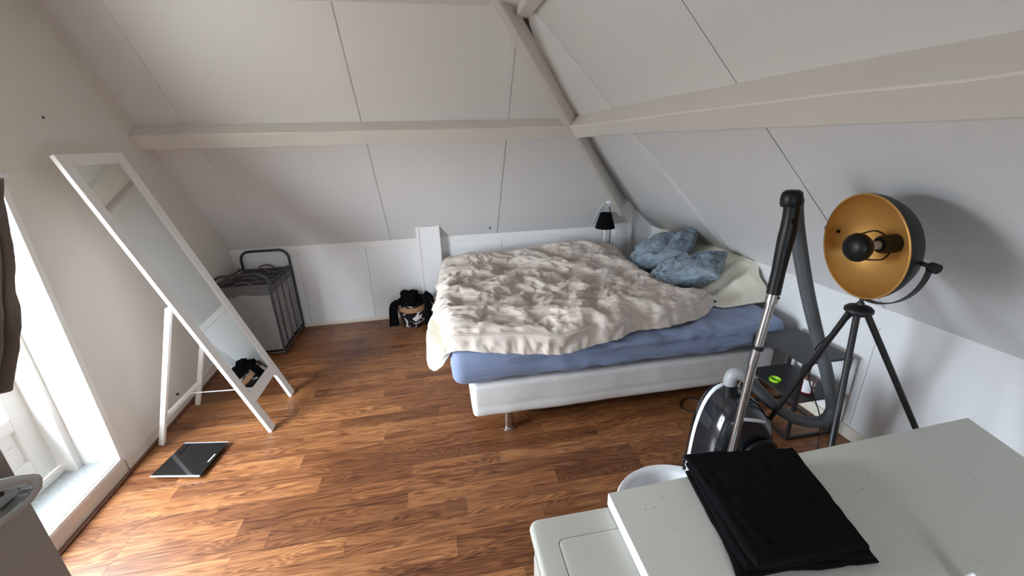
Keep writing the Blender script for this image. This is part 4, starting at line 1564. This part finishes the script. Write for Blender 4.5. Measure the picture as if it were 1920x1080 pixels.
# hose inlet and elbow
MB().tube([vp(1.487, .575, 1.62), vp(1.483, .645, 1.625)], [.040, .034], 24).build('inlet', M['blackplastic'], vc, smooth=True)
MB().tube(spline([vp(1.483, .640, 1.625), vp(1.480, .675, 1.622), vp(1.492, .705, 1.615), vp(1.525, .705, 1.605), vp(1.565, .680, 1.60)], 24), [.034] * 8 + [.035] * 8 + [.034] * 8, 20).build('elbow', M['greyplastic'], vc, smooth=True)
# ribbed hose
hp = [(1.548, 1.655, .690), (1.600, 1.640, .645), (1.695, 1.60, .540), (1.81, 1.57, .452), (1.932, 1.56, .400), (2.030, 1.56, .392), (2.072, 1.56, .452), (2.036, 1.56, .563), (1.952, 1.56, .742), (1.831, 1.56, .975), (1.702, 1.55, 1.22), (1.578, 1.53, 1.467), (1.500, 1.50, 1.605), (1.474, 1.482, 1.655)]
n = 1000
pts = spline(hp, n)
MB().tube(pts, [.0285 + (.0018 if i % 3 else -.0014) for i in range(n)], 18).build('hose', M['hose'], vc, smooth=True, angle=180)
# wand: steel tube in two lengths with a collar, then the black handle
W0, W1, W2, W3 = Vector((1.335, 1.42, .27)), Vector((1.395, 1.45, .900)), Vector((1.405, 1.452, .985)), Vector((1.437, 1.46, 1.262))
MB().tube([Vector((1.310, 1.41, .02)), W0, W1], .0185, 24).build('wand_tube', M['steel'], vc, smooth=True)
MB().tube([W1.lerp(W2, -.0), W2], .0235, 24).build('collar', M['steel'], vc, smooth=True)
MB().tube([W2 + (W2 - W1).normalized() * -.006, W2 + (W2 - W1).normalized() * .010], .026, 24).build('collar_ring', M['blackplastic'], vc, smooth=True)
MB().tube([W2, W3], .0190, 24).build('wand_tube', M['steel'], vc, smooth=True)
W35 = W2.lerp(W3, .80)
MB().tube([W35, W3 + (W3 - W2).normalized() * .01], .0255, 24).build('ferrule', M['steel'], vc, smooth=True)
MB().lathe([(0, .003), (.007, .002), (.007, 0), (0, 0)], 12, W2.lerp(W3, .92) + Vector((.009, -.0245, -.003)), (.3, -1, 0)).build('locking_button', M['blackplastic'], vc)
hpts = spline([W3 + Vector((-.002, -.001, -.012)), (1.441, 1.462, 1.35), (1.445, 1.465, 1.42), (1.450, 1.468, 1.480), (1.454, 1.470, 1.540), (1.454, 1.472, 1.600), (1.450, 1.474, 1.652)], 40)
hr = np.interp(np.linspace(0, 1, 40), [0, .25, .45, .62, .8, 1], [.0285, .0275, .0300, .0330, .0310, .0305])
MB().tube(hpts, list(hr), 24).build('handle', M['blackplastic'], vc, smooth=True)
MB().lathe([(0, .060), (.026, .058), (.037, .048), (.041, .030), (.041, .004), (.036, -.008), (0, -.008)], 28, (1.447, 1.476, 1.640), (-.05, .03, 1)).build('handle_end', M['blackplastic'], vc, smooth=True)
MB().box((1.424, 1.434, 1.565), (1.444, 1.442, 1.585)).build('air_slider', M['blackplastic'], vc, bevel=.003)
# mains cord: loops on the floor behind and beside the canister
cp = [vp(1.43, .06, 1.78)]
pts = [(1.45, 1.80, .05), (1.60, 2.02, .012), (1.72, 2.20, .006), (1.80, 2.28, .006), (1.84, 2.34, .006), (1.78, 2.40, .006), (1.69, 2.35, .006), (1.66, 2.27, .008), (1.73, 2.22, .012), (1.80, 2.25, .012), (1.90, 2.36, .006), (2.05, 2.42, .006)]
MB().tube(spline(pts, 120), .0045, 8).build('mains_cord', M['cable'], vc, smooth=True)
pts = [(1.30, 1.56, .06), (1.24, 1.60, .020), (1.19, 1.66, .006), (1.14, 1.62, .006), (1.125, 1.52, .006), (1.16, 1.44, .006), (1.22, 1.40, .006), (1.34, 1.38, .006), (1.50, 1.42, .006), (1.80, 1.50, .006)]
MB().tube(spline(pts, 90), .004, 8).build('mains_cord', M['cable'], vc, smooth=True)

# ================================================================== WASHING MACHINE UNDER THE WORKTOP
wm = thing('washing_machine', 'white washing machine with rounded top, left end sticking out below the worktop', 'washing machine', (.48, .62, 0))


def rrect(x0, y0, x1, y1, r, n=7):
    out = []
    for cx_, cy_, a0 in ((x1 - r, y1 - r, 0), (x0 + r, y1 - r, math.pi / 2), (x0 + r, y0 + r, math.pi), (x1 - r, y0 + r, 1.5 * math.pi)):
        for i in range(n):
            a = a0 + i / (n - 1) * math.pi / 2
            out.append((cx_ + r * math.cos(a), cy_ + r * math.sin(a)))
    return out


def bow(p):                       # the front face bows out a little
    x, y = p
    return (x, y + (.020 * (1 - ((x - .49) / .30) ** 2) if y > .8 else 0))


def slab_rings(rows, name, mat, parent, **kw):
    return loft_prof([[Vector((*bow(p), z)) for p in rrect(.19 + i, .36 + i, .785 - i, .905 - i, .022)] for z, i in rows], name, mat, parent, **kw)


slab_rings([(.012, .012), (.79, .012), (.792, .02)], 'body', M['appliance'], wm, angle=40)
slab_rings([(.780, .010), (.783, .004), (.812, .0), (.822, .002), (.828, .006), (.830, .013)], 'top', M['appliance'], wm, angle=50)
# left side moulding lines
MB().box((.196, .40, .10), (.203, .86, .74)).build('side_panel', M['appliance'], wm, bevel=.004)
# lid let into the top with a fine groove
lidp = rrect(.258, .42, .70, .826, .018)
loft_prof([[Vector((x, y, .826)) for x, y in lidp], [Vector((x, y, .8306)) for x, y in lidp]], 'lid_groove', M['crack'], wm)
lidp = rrect(.2605, .4225, .6975, .8235, .017)
loft_prof([[Vector((x, y, .827)) for x, y in lidp], [Vector((x, y, .8322)) for x, y in lidp], [Vector((.48 + (x - .48) * .985, .62 + (y - .62) * .985, .8332)) for x, y in lidp]], 'lid', M['appliance'], wm, angle=40)
for x in (.24, .73):
    for y in (.42, .84):
        MB().lathe([(0, .02), (.022, .02), (.025, 0), (0, 0)], 14, (x, y, 0)).build('foot', M['blackplastic'], wm)

# worktop
wt = thing('worktop', 'grey white worktop slab running to the right in the foreground', 'worktop', (1.15, .60, .838))
q = [Vector((.437, .18, 0)), Vector((1.67, .18, 0)), Vector((1.925, .962, 0)), Vector((.4455, .908, 0))]
MB().hexa([p + Vector((0, 0, .8345)) for p in q], [p + Vector((0, 0, .8795)) for p in q]).build('core', M['worktop_edge'], wt, bevel=.0012)
MB().hexa([p.lerp(Vector((1.1, .55, 0)), .002) + Vector((0, 0, .8795)) for p in q], [p.lerp(Vector((1.1, .55, 0)), .002) + Vector((0, 0, .8802)) for p in q]).build('laminate_face', M['worktop'], wt)
for a, b in ((1.60, .24), (1.86, .90)):
    MB().box((a - .025, b - .025, 0), (a + .025, b + .025, .8345)).build('leg', M['worktop_edge'], wt, bevel=.003)

# ================================================================== ROUND WHITE TUB
tb_ = thing('tub', 'round white plastic tub with a wide rim on the floor beside the washing machine', 'tub', (.985, 1.232, 0))
MB().lathe([(0, .004), (.215, .004), (.225, .012), (.272, .27), (.300, .285), (.306, .297), (.300, .304), (.275, .300), (.262, .288), (.250, .255), (.236, .215), (0, .205)], 72, (.985, 1.232, 0)).build('tub_body', M['whiteplastic'], tb_, smooth=True)

# ================================================================== BLACK FOLDED TROUSERS ON THE WORKTOP
gt = thing('folded_trousers', 'black folded trousers lying on the worktop', 'trousers', (.88, .76, .8805))


def fold_layer(name, q, z0, z1, seed, mat, amp=.010, n=70, r=.016):
    """one folded layer: quad q (4 xy corners, counted round), soft rounded rim, wrinkled top"""
    vv, uu = np.mgrid[0:n, 0:n]
    a = np.sin((uu / (n - 1) - .5) * math.pi) * .5 + .5
    b = np.sin((vv / (n - 1) - .5) * math.pi) * .5 + .5
    q = np.array(q, float)
    XYq = ((1 - a) * (1 - b))[..., None] * q[0] + (a * (1 - b))[..., None] * q[1] + (a * b)[..., None] * q[2] + ((1 - a) * b)[..., None] * q[3]
    wob = .008 * fbm(XYq[..., 0] * 9, XYq[..., 1] * 9, seed, seed, 3)
    env = np.minimum(np.minimum(a, 1 - a) * .34, np.minimum(b, 1 - b) * .40)
    rim = np.clip(env / r, 0, 1)
    prof = np.sqrt(1 - (1 - rim) ** 2)
    out = []
    zc = .5 * (z0 + z1)
    for sg in (1, -1):
        w = amp * fbm(XYq[..., 0] * 6 + seed, XYq[..., 1] * 4, seed * 1.7, seed, 4) - amp * .9 * np.abs(fbm(XYq[..., 0] * 11, XYq[..., 1] * 7, seed, seed + 3, 3))
        z = zc + sg * (z1 - z0) * .5 * prof + (w * rim if sg > 0 else 0)
        G = np.stack([XYq[..., 0] + wob, XYq[..., 1] + wob * .7, np.maximum(z, .8806)], -1)
        out.append(G if sg > 0 else G[:, ::-1])
    o = grid_mesh(name, out[0], mat, gt)
    o2 = grid_mesh('tmp', out[1], mat)
    bm = bmesh.new()
    bm.from_mesh(o.data)
    bm.from_mesh(o2.data)
    bm.to_mesh(o.data)
    bm.free()
    bpy.data.objects.remove(o2)
    return o


fold_layer('folded_layer', [(.650, .592), (1.020, .554), (1.095, .890), (.722, .930)], .8806, .902, 3, M['blackcloth'], .003)
fold_layer('folded_layer', [(.664, .592), (1.015, .566), (1.092, .900), (.728, .943)], .896, .922, 6, M['blackcloth'], .004)
fold_layer('folded_layer', [(.690, .585), (1.000, .572), (1.088, .905), (.722, .952)], .916, .946, 9, M['blackcloth'], .006)
# waistband edge with its buttons and a ring at the far left corner
for i, (x, y, z) in enumerate(((.728, .948, .930), (.727, .941, .914), (.725, .932, .899))):
    MB().lathe([(0, .006), (.006, .005), (.0075, .001), (.0075, -.003), (0, -.003)], 16, (x - .004, y + .004, z), (-.75, .6, .25)).build('button', M['vacbody'], gt, smooth=True)

# ================================================================== DARK CRUMBS ON THE WORKTOP
for i, (x, y) in enumerate(((.53, .83), (.56, .832), (1.28, .80), (1.22, .765), (.60, .86))):
    o = MB().lathe([(0, .001), (.0012, .0008), (.0016, 0), (0, 0)], 8, (x, y, .8802)).build('crumb', M['gap'], wt)
# white pointed scrap standing at the lower right of the worktop
pc = thing('plastic_tip', 'small white pointed plastic piece at the bottom right of the worktop', 'plastic piece', (1.185, .50, .8802))
MB().lathe([(0, .055), (.004, .053), (.010, .035), (.020, .0), (0, 0)], 20, (1.170, .468, .8802), (0, 0, 1)).build('cone', M['worktop_edge'], pc, smooth=True)

# ================================================================== LEFT FOREGROUND: cabinet edge with metal rim, brown towel
cbx = thing('cabinet', 'tall white cabinet toned as backlit shade, cut off by the bottom left corner', 'cabinet', (-1.36, .92, 0))
MB().box((-1.42, .72, 0), (-1.10, 1.018, 1.34)).build('carcass', M['taupe'], cbx, bevel=.002)
hk = thing('metal_bracket', 'grey metal bracket fixed on the shade-toned cabinet in the bottom left corner', 'bracket', (-1.08, .99, 1.1))
op = [(.905, 1.235), (.969, 1.193), (.999, 1.172), (1.022, 1.153), (1.031, 1.143), (1.033, 1.128), (1.022, 1.108), (.990, 1.096), (.958, 1.094), (.928, 1.098), (.890, 1.104)]
ip = [(.905, 1.205), (.962, 1.165), (.985, 1.150), (1.000, 1.140), (1.003, 1.135), (1.003, 1.130), (.997, 1.124), (.980, 1.118), (.955, 1.117), (.928, 1.121), (.890, 1.127)]
mb = MB()
for i in range(len(op) - 1):
    (a0, a1), (b0, b1), (c0, c1), (d0, d1) = op[i], op[i + 1], ip[i + 1], ip[i]
    mb.hexa([Vector((-1.0985, a0, a1)), Vector((-1.0985, b0, b1)), Vector((-1.0985, c0, c1)), Vector((-1.0985, d0, d1))],
            [Vector((-1.062, a0, a1)), Vector((-1.062, b0, b1)), Vector((-1.062, c0, c1)), Vector((-1.062, d0, d1))])
mb.build('rim_bar', M['bracket'], hk, weld=True, smooth=True, bevel=.003, angle=35)
MB().hexa([Vector((-1.0985, y, z)) for y, z in ((.90, 1.21), (1.002, 1.142), (.998, 1.122), (.90, 1.12))], [Vector((-1.090, y, z)) for y, z in ((.90, 1.21), (1.002, 1.142), (.998, 1.122), (.90, 1.12))]).build('plate', M['bracket'], hk)
MB().lathe([(0, .0015), (.006, .001), (.006, 0), (0, 0)], 14, (-1.0899, .965, 1.150), (1, 0, 0)).build('screw_hole', M['gap'], hk)

# towel hanging from a rail in front of the door
ny, nx = 90, 40
vv, uu = np.mgrid[0:ny, 0:nx]
uu, vv = uu / (nx - 1), vv / (ny - 1)
yr = np.interp(vv, [0, .12, .42, .62, .85, 1], [2.085, 2.045, 1.955, 1.895, 1.805, 1.745])
Q = np.zeros((ny, nx, 3))
Q[..., 1] = yr - (1 - uu) * .26
Q[..., 2] = 1.825 - vv * .80 + .02 * (1 - uu) * vv
Q[..., 0] = -1.75 + .018 * np.sin(uu * 26 + 2 * vv) * np.clip(vv * 3, .2, 1) + .012 * fbm(uu * 5, vv * 3, 0, 91, 3)
Q[..., 1] += .006 * fbm(uu * 3, vv * 9, 2, 92, 3)
tw = grid_mesh('towel', Q, M['towel'], thick=.012, subsurf=1)
tag(tw, 'brown towel hanging in front of the bright door at the left edge', 'towel')
rl = thing('towel_rail', 'white rail holding the brown towel by the door', 'rail', (-1.75, 1.5, 1.825))
MB().tube([(-1.75, 1.0, 1.832), (-1.75, 2.10, 1.832)], .008, 12).build('bar', M['whiteplastic'], rl, smooth=True)
for y in (1.03,):
    MB().tube([(-1.75, y, 1.832), (-2.04, .80, 1.832)], .008, 12).build('arm', M['whiteplastic'], rl, smooth=True)
MB().lathe([(0, .01), (.03, .01), (.03, 0), (0, 0)], 20, (-2.022, .80, 1.832), (1, 0, 0)).build('wall_plate', M['whiteplastic'], rl, smooth=True)
bpy.context.view_layer.update()
